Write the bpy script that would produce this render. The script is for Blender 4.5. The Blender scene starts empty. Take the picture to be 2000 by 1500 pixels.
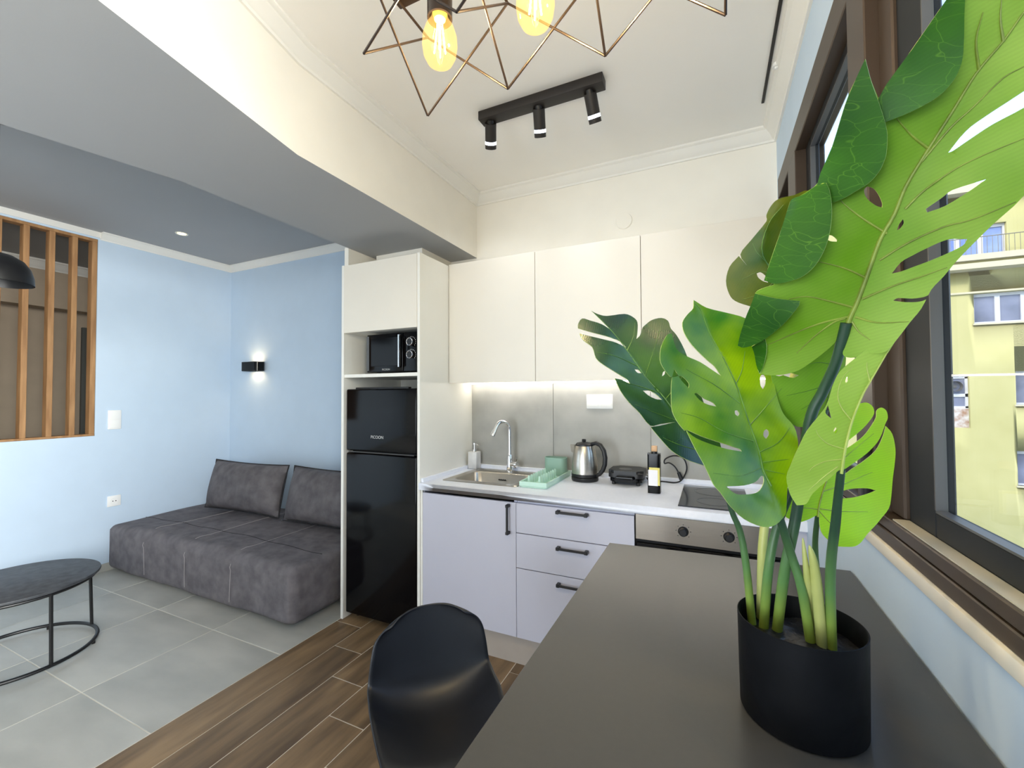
SKY, SUN, FILL_SIDE, FILL_REAR, SPREAD = 0.75, 1.0, 132.0, 22.0, 1.65
PEND, SPOT, SCON, DOWN, BULBG = 8.0, 4.0, 2.0, 6.0, 0.32
FAC1, FAC2, FACC, FACW, UPPERZ, BLOCKZ = (172, 166, 112), (182, 176, 124), (190, 183, 156), (198, 200, 206), 15.0, 31.5
CHAIR = (-.712, 1.035, .475, -.766, .90, .95, .045, 1.03, .075, 1.0)
LEAVES = {"L1":{"o":[0.1529,0.6565,1.5004],"a":[0.3936,-0.3175,0.8627],"n":[-0.1683,-0.9475,-0.272],"L":0.3494,"k":0.25,"mid":[[0,0],[140,24],[318,41],[607,88],[1018,160],[1300,164],[1582,203],[1860,199],[2312,175],[2641,162],[2910,100],[3131,74],[3494,0]],"out":[[68,39],[-11,34],[-145,20],[-264,37],[-485,121],[-686,222],[-799,340],[-881,491],[-912,617],[-771,626],[-608,657],[-441,749],[-312,893],[-136,1024],[99,1099],[185,1044],[262,945],[364,1063],[427,1092],[783,1137],[1199,1179],[1343,1082],[1465,1013],[1839,1046],[2205,1107],[2424,1120],[2590,1108],[2435,969],[2308,842],[2738,773],[3170,702],[3471,652],[3674,427],[3713,97],[3427,-254],[2998,-494],[2601,-590],[2112,-674],[1668,-685],[1408,-628],[1210,-590],[996,-552],[816,-532],[657,-503],[451,-516],[274,-494],[-76,-461],[-147,-411],[-183,-337],[-264,-272],[-325,-167],[-299,-104],[-81,-49],[37,-20]],"holes":[[[1951,26],[2149,-6],[2272,-73],[2428,-183],[2535,-263],[2563,-333],[2480,-356],[2374,-306],[2225,-169],[2100,-83],[1971,-1]],[[1414,-62],[1542,-133],[1624,-172],[1756,-359],[1642,-303],[1473,-195],[1384,-91]],[[718,-109],[854,-128],[953,-192],[1040,-258],[1170,-377],[1213,-519],[1150,-521],[1049,-451],[953,-368],[856,-270],[762,-174]],[[445,-253],[486,-282],[521,-398],[567,-479],[609,-514],[563,-517],[511,-469],[468,-367]],[[1157,64],[1221,76],[1278,68],[1240,43],[1183,48]],[[1486,550],[1521,537],[1514,473],[1465,398],[1394,327],[1350,304],[1353,361],[1388,450],[1429,511]],[[950,663],[956,617],[925,553],[903,548],[893,608],[910,655]]],"veins":[[[249,34],[249,310],[231,559],[147,719]],[[137,34],[-39,286],[-275,510],[-496,693]],[[100,66],[26,150],[-199,257],[-481,342]],[[602,85],[646,336],[647,636]],[[1105,134],[1189,391],[1267,586],[1330,711]],[[1961,181],[2054,400],[2167,596]],[[2667,153],[2881,306],[3100,372]],[[2902,96],[3054,210],[3202,287]],[[822,63],[1047,-78],[1274,-278],[1399,-460],[1608,-662]],[[368,13],[581,-167],[763,-363],[912,-514]],[[1380,100],[1560,46],[1757,-61],[1907,-181],[2124,-429]],[[1841,190],[2168,119],[2354,43],[2612,-51],[2708,-144]],[[153,-23],[168,-234],[281,-481]],[[89,-17],[4,-132],[-41,-269]]],"vf":-0.25},"L2":{"o":[0.144,0.6549,1.3197],"a":[0.3123,-0.0403,0.9491],"n":[0.088,-0.9936,-0.0712],"L":0.1762,"k":0.5,"mid":[[0,0],[286,55],[639,99],[988,100],[1143,82],[1574,25],[1762,0]],"out":[[37,29],[-47,67],[-348,191],[-510,211],[-574,297],[-464,408],[-272,515],[-84,528],[147,525],[397,500],[677,413],[810,396],[1041,402],[1207,381],[1405,286],[1606,189],[1755,148],[1823,77],[1786,-18],[1578,10],[1450,41],[1140,69],[991,90],[664,85],[365,59],[60,-14]],"holes":[[[767,384],[615,301],[667,382]],[[532,232],[497,199],[447,206],[482,239]],[[1118,304],[1166,298],[1113,278],[1083,289]]],"veins":[[[654,93],[775,242],[920,326],[1127,338],[1289,282]],[[302,66],[305,244],[370,366],[432,419]],[[172,51],[87,201],[-28,299],[-101,320]],[[72,62],[-120,161],[-328,243]],[[1170,80],[1309,149],[1386,172]]],"vf":0.12},"L3":{"o":[0.0719,0.6836,1.2922],"a":[-0.3188,0.2146,0.9232],"n":[0.4261,-0.8376,0.3418],"L":0.2956,"k":0.5,"mid":[[0,0],[152,16],[253,17],[514,-36],[898,-60],[1469,-108],[1953,-82],[2411,-34],[2811,-50],[2956,0]],"out":[[3013,-4],[2830,-145],[2652,-395],[2469,-599],[2163,-716],[1748,-703],[1414,-633],[1187,-600],[929,-586],[717,-642],[481,-569],[283,-439],[104,-284],[-77,-168],[-318,-65],[-395,-18],[-477,171],[-464,370],[-322,605],[-133,752],[59,836],[183,894],[449,916],[650,937],[881,943],[943,945],[818,854],[694,675],[593,479],[524,261],[563,276],[616,380],[723,577],[834,765],[955,924],[956,971],[1090,1016],[1266,1033],[1459,980],[1716,890],[1872,802],[1696,745],[1561,662],[1635,637],[1755,727],[1751,871],[1821,934],[1958,986],[2073,977],[2239,901],[2397,754],[2414,670],[2163,679],[2037,555],[1922,353],[1783,197],[1670,81],[1825,126],[1950,224],[2187,384],[2398,449],[2587,407],[2737,244],[2853,80]],"holes":[[[1466,602],[1365,554],[1277,456],[1224,339],[1293,368],[1368,469],[1467,550]],[[1116,84],[1118,40],[1061,32],[1027,74],[1063,100]],[[745,-212],[766,-258],[731,-272],[675,-247],[634,-192],[684,-178]],[[1533,-469],[1554,-512],[1509,-535],[1406,-501],[1341,-441],[1409,-427]],[[118,726],[83,440],[99,231],[157,102],[150,57],[77,91],[-4,194],[-41,304],[-29,493],[7,630]]],"veins":[[[1503,-105],[1690,-258],[1958,-389]],[[873,-65],[1089,-398],[1296,-710]],[[476,-34],[543,-316],[715,-580]],[[332,-15],[294,-338]],[[224,-11],[116,-206]],[[1217,-39],[1564,254],[1841,616]],[[638,-8],[813,361],[1094,663],[1222,912]],[[267,20],[214,437],[315,837]]],"vf":-0.25},"L4":{"o":[0.1487,0.8125,1.5549],"a":[-0.2581,-0.2094,0.9431],"n":[0.0792,-0.9775,-0.1954],"L":0.1671,"k":0.3,"mid":[[0,0],[433,248],[1030,459],[1459,272],[1671,0]],"out":[[1530,271],[1337,541],[1181,741],[959,697],[1166,767],[1052,939],[846,1053],[626,1069],[481,1017],[327,843],[172,611],[72,195],[282,-147],[862,-400],[1481,-464],[1733,-370],[1750,-170],[1782,41],[1729,152],[1622,244]],"holes":[[[799,606],[793,548],[693,494],[599,496],[649,557],[728,603]]],"veins":[[[485,271],[798,518],[789,820]],[[731,353],[1097,513],[1282,535]],[[601,350],[470,682],[468,912]]],"vf":0.12},"L5":{"o":[0.014,0.751,1.274],"a":[-0.5788,0.0953,0.8099],"n":[0.4281,-0.8098,0.4012],"L":0.3705,"k":0.35,"mid":[[0,0],[286,-67],[582,-49],[1159,-88],[1615,-119],[2135,-72],[2702,-93],[3169,-82],[3705,0]],"out":[[3719,2],[3604,-57],[3480,-177],[3351,-487],[3224,-583],[3091,-590],[2911,-457],[2807,-358],[2833,-454],[2943,-593],[2964,-666],[2988,-829],[2928,-995],[2807,-1043],[2656,-974],[2487,-954],[2171,-870],[1831,-761],[1126,-589],[606,-417],[324,-234],[267,-98],[406,72],[622,288],[835,398],[1069,421],[1331,436],[1276,271],[1206,-11],[1298,253],[1356,427],[1620,462],[1853,532],[2076,556],[2302,520],[2231,408],[2112,308],[2205,308],[2341,396],[2596,540],[2783,578],[3013,483],[3212,529],[3384,498],[3312,435],[3070,173],[2915,-14],[2756,-119],[2933,-88],[3060,24],[3276,254],[3493,458],[3569,407],[3642,267],[3538,151],[3382,2],[3204,-84],[3417,-58],[3574,-27]],"holes":[[[2328,36],[2293,-38],[2211,-45],[2247,27]],[[1918,160],[1865,33],[1738,-26],[1633,-47],[1701,47],[1810,127]],[[1978,-292],[2029,-344],[2033,-386],[1985,-345]]],"veins":[[[2702,-93],[2892,-365],[3105,-544]],[[2135,-72],[2413,-410],[2766,-843]],[[1615,-119],[1773,-521],[2025,-792]],[[2362,-70],[2691,229],[2884,491]],[[1748,-111],[2004,164],[2217,454]],[[1159,-88],[1429,149],[1772,454]],[[636,-39],[842,195],[1086,374]]],"vf":-0.25},"L6":{"o":[0.1445,0.7964,1.2295],"a":[0.3669,0.5233,0.7691],"n":[0.4385,-0.8264,0.3531],"L":0.1989,"k":0.2,"mid":[[0,0],[201,40],[567,56],[1068,42],[1550,13],[1989,0]],"out":[[2285,-60],[2344,-145],[2321,-242],[2206,-287],[2008,-252],[1766,-176],[1466,-45],[1285,37],[1252,-3],[1413,-114],[1699,-246],[1934,-301],[2161,-334],[2291,-312],[2402,-371],[2400,-463],[2274,-512],[2131,-499],[1826,-496],[1617,-454],[1393,-371],[1065,-202],[917,-121],[942,-196],[1108,-289],[1374,-429],[1608,-514],[1836,-528],[2099,-515],[2024,-653],[1820,-786],[1634,-860],[1381,-943],[1104,-1031],[879,-1052],[612,-954],[480,-897],[218,-767],[26,-692],[-93,-617],[-176,-505],[-244,-376],[-230,-228],[-185,-124],[-93,-63],[43,-11],[9,27],[-135,124],[-243,234],[-262,399],[-85,474],[163,446],[605,368],[1072,282],[1685,140],[2114,61]],"holes":[[[601,-224],[700,-295],[833,-441],[977,-645],[1029,-778],[896,-669],[694,-478],[504,-250]]],"veins":[[[426,54],[758,-227],[1269,-618]],[[142,5],[306,-305],[591,-730]],[[870,40],[1210,-112],[1852,-381]],[[103,9],[45,-135],[-29,-360]],[[112,36],[14,225],[-150,366]]],"vf":0.12},"L7":{"o":[0.1504,0.7618,1.3952],"a":[0.1027,-0.168,0.9804],"n":[0.2732,-0.943,-0.1902],"L":0.1116,"k":0.3,"mid":[[0,0],[230,-24],[605,-28],[899,-16],[1116,0]],"out":[[507,781],[268,724],[64,647],[-121,550],[-256,396],[-289,303],[-265,212],[-179,124],[0,0],[232,-94],[533,-186],[827,-179],[1044,-56],[1038,134],[810,332],[637,553],[479,613],[447,489],[488,410],[519,548],[461,665]],"holes":[],"veins":[[[380,-18],[270,253],[180,547]],[[191,-9],[106,164],[-18,318]],[[664,-21],[685,161],[648,321]]],"vf":0.12},"F1":{"out":[[2305,842],[2732,773],[3160,703],[3441,662],[3310,583],[3144,560],[2724,371],[2601,331],[2476,329],[2344,379],[2210,516],[2099,685]],"lift":[-0.0639,-0.4954,0.0575]},"F2":{"out":[[2613,1121],[2545,1071],[2413,971],[2241,823],[2091,694],[1972,610],[1813,537],[1739,521],[1642,517],[1527,551],[1431,628],[1342,704],[1253,822],[1442,1013],[1836,1045],[2203,1106],[2421,1119]],"lift":[0.0674,-0.4812,0.0392]},"F3":{"out":[[278,1071],[428,1091],[783,1136],[1184,1195],[1244,1188],[1314,1085],[1409,1020],[1460,934],[1390,864],[1252,778],[1109,711],[919,652],[762,631],[606,642],[467,697],[374,789],[288,927]],"lift":[0.0509,-0.5697,0.0613]},"F4":{"out":[[101,1098],[121,875],[153,716],[180,607],[126,594],[6,613],[-155,652],[-387,747],[-530,842],[-619,946],[-620,1015],[-484,1045],[-232,1077],[-61,1085]],"lift":[0.0003,-0.3987,0.0454]},"F5":{"out":[[-582,855],[-418,757],[-499,701],[-618,655],[-795,618],[-905,618],[-819,692],[-661,791]],"lift":[0.2193,-0.8596,0.0755]}}
import bpy, bmesh, math, random
from mathutils import Vector, Matrix
from mathutils.geometry import delaunay_2d_cdt
random.seed(7)
S = bpy.context.scene
COL = S.collection
PI = math.pi

# ------------------------------------------------------------------ camera
cam_d = bpy.data.cameras.new('camera'); cam = bpy.data.objects.new('camera', cam_d); COL.objects.link(cam)
F_PX, YAW, PITCH, ROLL = 837.485, -0.435395, 0.0238369, -0.00521985
cam_d.sensor_fit = 'HORIZONTAL'; cam_d.sensor_width = 36.0; cam_d.lens = 36.0 * F_PX / 2000.0
cam_d.clip_start = 0.02; cam_d.clip_end = 300
_f = Vector((math.sin(YAW)*math.cos(PITCH), math.cos(YAW)*math.cos(PITCH), math.sin(PITCH)))
_r = Vector((math.cos(YAW), -math.sin(YAW), 0)); _u = _r.cross(_f)
_r2 = _r*math.cos(ROLL) + _u*math.sin(ROLL); _u2 = _u*math.cos(ROLL) - _r*math.sin(ROLL)
cam.matrix_world = Matrix(((_r2.x, _u2.x, -_f.x, 0), (_r2.y, _u2.y, -_f.y, 0), (_r2.z, _u2.z, -_f.z, 1.42), (0, 0, 0, 1)))
S.camera = cam

# ------------------------------------------------------------------ view, world, sun, fill lamps
S.view_settings.view_transform = 'Standard'; S.view_settings.look = 'None'
S.view_settings.gamma = 1.0; S.view_settings.use_curve_mapping = False
S.view_settings.exposure = 0.15
S.cycles.use_denoising = True
S.cycles.max_bounces = 10; S.cycles.diffuse_bounces = 6; S.cycles.glossy_bounces = 4
S.cycles.transparent_max_bounces = 16; S.cycles.transmission_bounces = 6
S.cycles.sample_clamp_indirect = 8.0
S.cycles.caustics_reflective = False; S.cycles.caustics_refractive = False

W = bpy.data.worlds.new('sky'); S.world = W; W.use_nodes = True
nt = W.node_tree; bg = nt.nodes['Background']
sky = nt.nodes.new('ShaderNodeTexSky'); sky.sky_type = 'NISHITA'; sky.sun_disc = False
sky.sun_elevation = math.radians(42); sky.sun_rotation = math.radians(200); sky.air_density = 1.0; sky.dust_density = 1.5; sky.ozone_density = 1.0
nt.links.new(sky.outputs[0], bg.inputs[0]); bg.inputs[1].default_value = SKY

def light(name, kind, loc, energy, color, direction=None, **kw):
    d = bpy.data.lights.new(name, kind); d.energy = energy; d.color = color
    for k, v in kw.items(): setattr(d, k, v)
    o = bpy.data.objects.new(name, d); o.location = loc; COL.objects.link(o)
    if direction is not None: o.rotation_euler = Vector(direction).to_track_quat('-Z', 'Y').to_euler()
    return o
light('sun', 'SUN', (-5, -12, 15), SUN, (1.0, 0.93, 0.82), (0.34, 1.0, -0.86), angle=0.02)
# added fill lamps, standing in for daylight from unseen glazing beside and behind the camera
light('fill_window_side', 'AREA', (0.30, -1.30, 1.78), FILL_SIDE, (1.0, 0.985, 0.95), (-1, 0.12, -0.04), shape='RECTANGLE', size=2.5, size_y=1.15, spread=SPREAD)
light('fill_rear', 'AREA', (-1.3, -3.2, 1.25), FILL_REAR, (0.86, 0.93, 1.0), (0.26, 1, 0.0), shape='RECTANGLE', size=2.0, size_y=2.1, spread=1.3)

# ------------------------------------------------------------------ materials
def lin(c):
    return tuple(((v/255.0)/12.92 if v/255.0 <= 0.04045 else ((v/255.0+0.055)/1.055)**2.4) for v in c) + (1.0,)
def new_mat(name):
    m = bpy.data.materials.new(name); m.use_nodes = True
    return m, m.node_tree, m.node_tree.nodes['Principled BSDF']
def N(nt, t, **kw):
    n = nt.nodes.new(t)
    for k, v in kw.items(): setattr(n, k, v)
    return n
def mat(name, rgb, rough=0.5, metal=0.0, var=0.04, scale=6.0, bump=0.0, bscale=80.0, spec=0.5, coat=0.0, stretch=None, rand=0.0, rgb2=None, detail=4.0):
    """plain procedural surface: base colour with a noise variation, optional second colour, fine bump"""
    m, nt, b = new_mat(name)
    b.inputs['Roughness'].default_value = rough; b.inputs['Metallic'].default_value = metal
    b.inputs['Specular IOR Level'].default_value = spec; b.inputs['Coat Weight'].default_value = coat
    tc = N(nt, 'ShaderNodeTexCoord'); src = tc.outputs['Object']
    if stretch or rand:
        mp = N(nt, 'ShaderNodeMapping'); nt.links.new(src, mp.inputs[0])
        if stretch: mp.inputs['Scale'].default_value = stretch
        if rand:
            oi = N(nt, 'ShaderNodeObjectInfo'); mu = N(nt, 'ShaderNodeMath', operation='MULTIPLY'); mu.inputs[1].default_value = 37.0
            nt.links.new(oi.outputs['Random'], mu.inputs[0]); cb = N(nt, 'ShaderNodeCombineXYZ')
            for i in range(3): nt.links.new(mu.outputs[0], cb.inputs[i])
            nt.links.new(cb.outputs[0], mp.inputs['Location'])
        src = mp.outputs[0]
    no = N(nt, 'ShaderNodeTexNoise'); no.inputs['Scale'].default_value = scale; no.inputs['Detail'].default_value = detail
    nt.links.new(src, no.inputs['Vector'])
    cr = N(nt, 'ShaderNodeValToRGB'); c = lin(rgb)
    c2 = lin(rgb2) if rgb2 else tuple(min(1, v*(1+var)) for v in c[:3]) + (1,)
    c1 = c if rgb2 else tuple(v*(1-var) for v in c[:3]) + (1,)
    cr.color_ramp.elements[0].position = 0.32; cr.color_ramp.elements[1].position = 0.68
    cr.color_ramp.elements[0].color = c1; cr.color_ramp.elements[1].color = c2
    nt.links.new(no.outputs['Fac'], cr.inputs[0])
    out = cr.outputs[0]
    if rand:
        hs = N(nt, 'ShaderNodeHueSaturation'); mr = N(nt, 'ShaderNodeMapRange')
        mr.inputs['To Min'].default_value = 1-rand; mr.inputs['To Max'].default_value = 1+rand
        nt.links.new(oi.outputs['Random'], mr.inputs[0]); nt.links.new(mr.outputs[0], hs.inputs['Value'])
        nt.links.new(out, hs.inputs['Color']); out = hs.outputs[0]
    nt.links.new(out, b.inputs['Base Color'])
    if bump:
        n2 = N(nt, 'ShaderNodeTexNoise'); n2.inputs['Scale'].default_value = bscale; n2.inputs['Detail'].default_value = 3
        nt.links.new(src, n2.inputs['Vector'])
        bp = N(nt, 'ShaderNodeBump'); bp.inputs['Strength'].default_value = bump; bp.inputs['Distance'].default_value = 0.002
        nt.links.new(n2.outputs['Fac'], bp.inputs['Height']); nt.links.new(bp.outputs[0], b.inputs['Normal'])
    return m
def emit(name, rgb, strength):
    m, nt, b = new_mat(name)
    b.inputs['Base Color'].default_value = lin(rgb); b.inputs['Emission Color'].default_value = lin(rgb); b.inputs['Emission Strength'].default_value = strength
    return m
def glassy(name, tint, fac, rough=0.0, emission=None, estr=0.0):
    m, nt, b = new_mat(name); nt.nodes.remove(b)
    tr = N(nt, 'ShaderNodeBsdfTransparent'); tr.inputs[0].default_value = tint
    gl = N(nt, 'ShaderNodeBsdfGlossy'); gl.inputs['Roughness'].default_value = rough
    lw = N(nt, 'ShaderNodeLayerWeight'); lw.inputs[0].default_value = .5
    pw = N(nt, 'ShaderNodeMath', operation='POWER'); pw.inputs[1].default_value = 4.0; nt.links.new(lw.outputs['Facing'], pw.inputs[0])
    ad = N(nt, 'ShaderNodeMath', operation='MULTIPLY_ADD'); ad.inputs[1].default_value = .16*fac; ad.inputs[2].default_value = .015*fac; ad.use_clamp = True
    nt.links.new(pw.outputs[0], ad.inputs[0])
    mx = N(nt, 'ShaderNodeMixShader'); nt.links.new(ad.outputs[0], mx.inputs[0]); nt.links.new(tr.outputs[0], mx.inputs[1]); nt.links.new(gl.outputs[0], mx.inputs[2])
    out = mx.outputs[0]
    if emission:
        em = N(nt, 'ShaderNodeEmission'); em.inputs[0].default_value = lin(emission); em.inputs[1].default_value = estr
        a = N(nt, 'ShaderNodeAddShader'); nt.links.new(out, a.inputs[0]); nt.links.new(em.outputs[0], a.inputs[1]); out = a.outputs[0]
    nt.links.new(out, nt.nodes['Material Output'].inputs[0])
    return m
def wood(name, c1, c2, axis=1, scale=3.0, rough=0.45, rand=0.0, stretch=9.0, bump=0.15):
    st = [stretch, stretch, stretch]; st[axis] = 1.0
    return mat(name, c1, rough, rgb2=c2, scale=scale, stretch=tuple(st), rand=rand, bump=bump, bscale=40, detail=8.0)
def leaf_mat(name, ca, cb, rough, trans, spec=0.5, blotch=7.0, vein=None):
    m, nt, b = new_mat(name)
    b.inputs['Roughness'].default_value = rough; b.inputs['Specular IOR Level'].default_value = spec
    tc = N(nt, 'ShaderNodeTexCoord')
    no = N(nt, 'ShaderNodeTexNoise'); no.inputs['Scale'].default_value = blotch; no.inputs['Detail'].default_value = 3
    nt.links.new(tc.outputs['UV'], no.inputs['Vector'])
    cr = N(nt, 'ShaderNodeValToRGB'); cr.color_ramp.elements[0].position = 0.35; cr.color_ramp.elements[1].position = 0.68
    cr.color_ramp.elements[0].color = lin(ca); cr.color_ramp.elements[1].color = lin(cb)
    nt.links.new(no.outputs['Fac'], cr.inputs[0]); out = cr.outputs[0]
    # fine parallel venation
    wv = N(nt, 'ShaderNodeTexWave', wave_type='BANDS', bands_direction='DIAGONAL'); wv.inputs['Scale'].default_value = 120; wv.inputs['Distortion'].default_value = 2.5; wv.inputs['Detail'].default_value = 2; wv.inputs['Detail Scale'].default_value = .6
    nt.links.new(tc.outputs['UV'], wv.inputs['Vector'])
    mx = N(nt, 'ShaderNodeMixRGB', blend_type='MULTIPLY'); r2 = N(nt, 'ShaderNodeValToRGB')
    r2.color_ramp.elements[0].color = (.965, .965, .965, 1); r2.color_ramp.elements[1].color = (1.02, 1.02, 1.02, 1)
    nt.links.new(wv.outputs['Fac'], r2.inputs[0]); mx.inputs[0].default_value = 1.0
    nt.links.new(out, mx.inputs[1]); nt.links.new(r2.outputs[0], mx.inputs[2]); out = mx.outputs[0]
    if vein:   # pale branching net of fine veins
        vo = N(nt, 'ShaderNodeTexVoronoi', feature='DISTANCE_TO_EDGE'); vo.inputs['Scale'].default_value = 75
        mp = N(nt, 'ShaderNodeMapping'); mp.inputs['Scale'].default_value = (1.0, 0.45, 1); mp.inputs['Rotation'].default_value = (0, 0, .6)
        nw = N(nt, 'ShaderNodeTexNoise'); nw.inputs['Scale'].default_value = 30
        ad = N(nt, 'ShaderNodeMixRGB', blend_type='LINEAR_LIGHT'); ad.inputs[0].default_value = .02
        nt.links.new(tc.outputs['UV'], mp.inputs[0]); nt.links.new(mp.outputs[0], nw.inputs['Vector']); nt.links.new(mp.outputs[0], ad.inputs[1]); nt.links.new(nw.outputs['Color'], ad.inputs[2])
        nt.links.new(ad.outputs[0], vo.inputs['Vector'])
        r3 = N(nt, 'ShaderNodeValToRGB'); r3.color_ramp.elements[0].position = 0.0; r3.color_ramp.elements[1].position = 0.02
        r3.color_ramp.elements[0].color = (.35, .35, .35, 1); r3.color_ramp.elements[1].color = (0, 0, 0, 1)
        nt.links.new(vo.outputs['Distance'], r3.inputs[0])
        m3 = N(nt, 'ShaderNodeMixRGB'); nt.links.new(r3.outputs[0], m3.inputs[0]); nt.links.new(out, m3.inputs[1]); m3.inputs[2].default_value = lin(vein); out = m3.outputs[0]
    nt.links.new(out, b.inputs['Base Color'])
    bp = N(nt, 'ShaderNodeBump'); bp.inputs['Strength'].default_value = .05; bp.inputs['Distance'].default_value = .0006
    nt.links.new(wv.outputs['Fac'], bp.inputs['Height']); nt.links.new(bp.outputs[0], b.inputs['Normal'])
    tl = N(nt, 'ShaderNodeBsdfTranslucent'); nt.links.new(out, tl.inputs[0])
    ms = N(nt, 'ShaderNodeMixShader'); ms.inputs[0].default_value = trans
    nt.links.new(b.outputs[0], ms.inputs[1]); nt.links.new(tl.outputs[0], ms.inputs[2])
    nt.links.new(ms.outputs[0], nt.nodes['Material Output'].inputs[0])
    return m

M = {}
M['cream'] = mat('cream_paint', (240, 236, 226), .7, var=.015, bump=.05)
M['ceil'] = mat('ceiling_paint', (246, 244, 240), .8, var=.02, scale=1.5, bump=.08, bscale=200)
M['ceil_beam_shade'] = mat('living_ceiling_beam_shade', (168, 169, 170), .8, var=.02, scale=1.5, bump=.08, bscale=200)
M['white'] = mat('white_trim', (238, 236, 230), .55, var=.01)
M['blue'] = mat('light_blue_paint', (198, 216, 234), .65, var=.015, bump=.05)
M['grout'] = mat('pale_grout', (224, 217, 204), .8)
M['tile'] = mat('grey_stone_tile', (164, 164, 158), .42, rgb2=(194, 192, 184), scale=2.6, rand=.05, stretch=(.7, 1.5, 1), bump=.06, bscale=60, detail=7)
M['plank'] = wood('brown_wood_look_tile', (100, 80, 58), (152, 125, 92), 1, 2.2, .42, rand=.12, stretch=7.0, bump=.1)
M['bs'] = mat('concrete_look_tile', (150, 150, 144), .5, rgb2=(174, 173, 167), scale=4.0, rand=.03, detail=8)
M['cab'] = mat('beige_matt_laminate', (232, 226, 214), .5, var=.008)
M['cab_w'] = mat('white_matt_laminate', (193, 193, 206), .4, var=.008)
M['panel_w'] = mat('white_panel', (240, 238, 230), .5, var=.01)
M['top'] = mat('pale_grey_worktop', (234, 238, 248), .35, var=.02, scale=60)
M['plinth'] = mat('taupe_plinth', (168, 158, 148), .5)
M['blk'] = mat('black_satin_metal', (18, 18, 20), .4, var=.05)
M['blkm'] = mat('black_matt_metal', (40, 36, 34), .5, var=.05, spec=.4)
M['gblk'] = mat('black_gloss', (5, 5, 7), .12, var=.05, spec=.22)
M['dkgap'] = mat('dark_gap', (25, 24, 24), .8)
M['plas'] = mat('black_plastic', (20, 20, 22), .42, var=.05)
M['steel'] = mat('brushed_steel', (196, 190, 180), .28, metal=1.0, var=.06, scale=10, stretch=(1, 1, 40))
M['chrome'] = mat('chrome', (225, 225, 228), .06, metal=1.0, var=.01)
M['ovst'] = mat('oven_steel', (156, 148, 138), .27, metal=1.0, var=.06, scale=8, stretch=(1, 40, 40))
M['graym'] = mat('grey_metal', (92, 92, 92), .4, metal=.3)
M['mint'] = mat('mint_plastic', (190, 222, 206), .5, var=.02)
M['mintd'] = mat('sage_plastic', (140, 172, 156), .5, var=.02)
M['marble'] = mat('white_marble', (236, 235, 232), .4, rgb2=(206, 206, 206), scale=9)
M['switch'] = mat('white_plastic', (242, 242, 240), .4, var=.01)
M['wood_s'] = wood('oak_slat', (146, 106, 68), (178, 136, 92), 2, 4.0, .55, stretch=8)
M['sofa'] = mat('grey_velvet', (88, 84, 88), .85, rgb2=(112, 107, 110), scale=14, bump=.5, bscale=220, detail=8)
M['seam'] = mat('pale_seam_thread', (150, 145, 146), .8)
M['cush'] = mat('grey_velvet_cushion', (78, 73, 76), .7, rgb2=(104, 99, 101), scale=12, bump=.4, bscale=220, detail=8)
M['pipe'] = mat('dark_piping', (38, 36, 38), .8)
M['ctop'] = mat('charcoal_stone_top', (52, 54, 58), .5, rgb2=(78, 80, 84), scale=24, detail=8)
M['table'] = mat('charcoal_laminate_top', (66, 65, 63), .29, var=.03, scale=90, bump=.03, bscale=900)
M['chair'] = mat('black_polypropylene', (22, 24, 30), .38, var=.04, bump=.06, bscale=700)
M['bronze'] = mat('bronze_anodised_frame', (74, 62, 52), .42, metal=.35, var=.03)
M['bronze_glare'] = mat('bronze_painted_glare', (205, 200, 184), .38, metal=.2, var=.03)  # bronze paled to paint in the sunlit reflection on the capping
M['gask'] = mat('black_sash', (22, 25, 29), .5, spec=.3, var=.05)
M['glass'] = glassy('window_glass', (.97, .985, .98, 1), 1.0)
M['cage'] = mat('dark_bronze_wire', (52, 42, 36), .32, metal=.7)
M['bulb'] = glassy('bulb_glass', (1.0, .93, .72, 1), 1.2, .02, (255, 214, 120), BULBG)
M['fil'] = emit('bulb_filament', (255, 238, 190), 40.0)
M['neck'] = emit('bulb_neck_glow', (255, 205, 60), 1.0)
M['spotl'] = emit('spot_lens', (230, 238, 255), 6.0)
M['led'] = emit('led_strip', (255, 248, 238), 16.0)
M['down'] = emit('downlight_lens', (255, 226, 150), 7.0)
M['warm'] = emit('sconce_lens', (255, 214, 150), 4.0)
M['pot'] = mat('black_planter_plastic', (7, 8, 11), .55, spec=.15, rgb2=(12, 14, 18), scale=16, bump=.25, bscale=40)
M['soil'] = mat('black_glossy_soil', (16, 16, 18), .35, rgb2=(44, 44, 48), scale=60, bump=1.0, bscale=90)
M['stem'] = None
M['cork'] = mat('wooden_cap', (214, 172, 130), .5)
M['paper'] = mat('white_label', (240, 238, 240), .6)
M['yel'] = mat('yellow_label', (228, 216, 120), .6)
M['silver_ink'] = mat('silver_lettering', (190, 188, 184), .4, metal=.2)
M['facade'] = mat('pale_yellow_render', FAC1, .9, rgb2=FAC2, scale=.8, bump=.2, bscale=30, detail=6)
M['cornice'] = mat('cream_cornice', FACC, .9, var=.03)
M['extw'] = mat('white_window_frame', FACW, .6)
M['extg'] = mat('far_window_glass', (86, 92, 112), .15, rgb2=(128, 134, 156), scale=.9)
M['extb'] = mat('far_blue_glass', (96, 118, 176), .15, rgb2=(140, 160, 205), scale=.9)
M['rust'] = mat('rusty_white_sheet', (205, 204, 200), .7, rgb2=(150, 112, 84), scale=5, detail=8)
M['rail'] = mat('iron_railing', (120, 116, 100), .6)
M['brownwall'] = mat('taupe_back_room', (182, 166, 146), .8)
M['backdark'] = mat('dark_grey_door', (84, 86, 82), .6)
M['concrete'] = mat('outer_concrete', (190, 186, 176), .9)
M['ground'] = mat('courtyard_paving', (190, 188, 180), .9)

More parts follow.
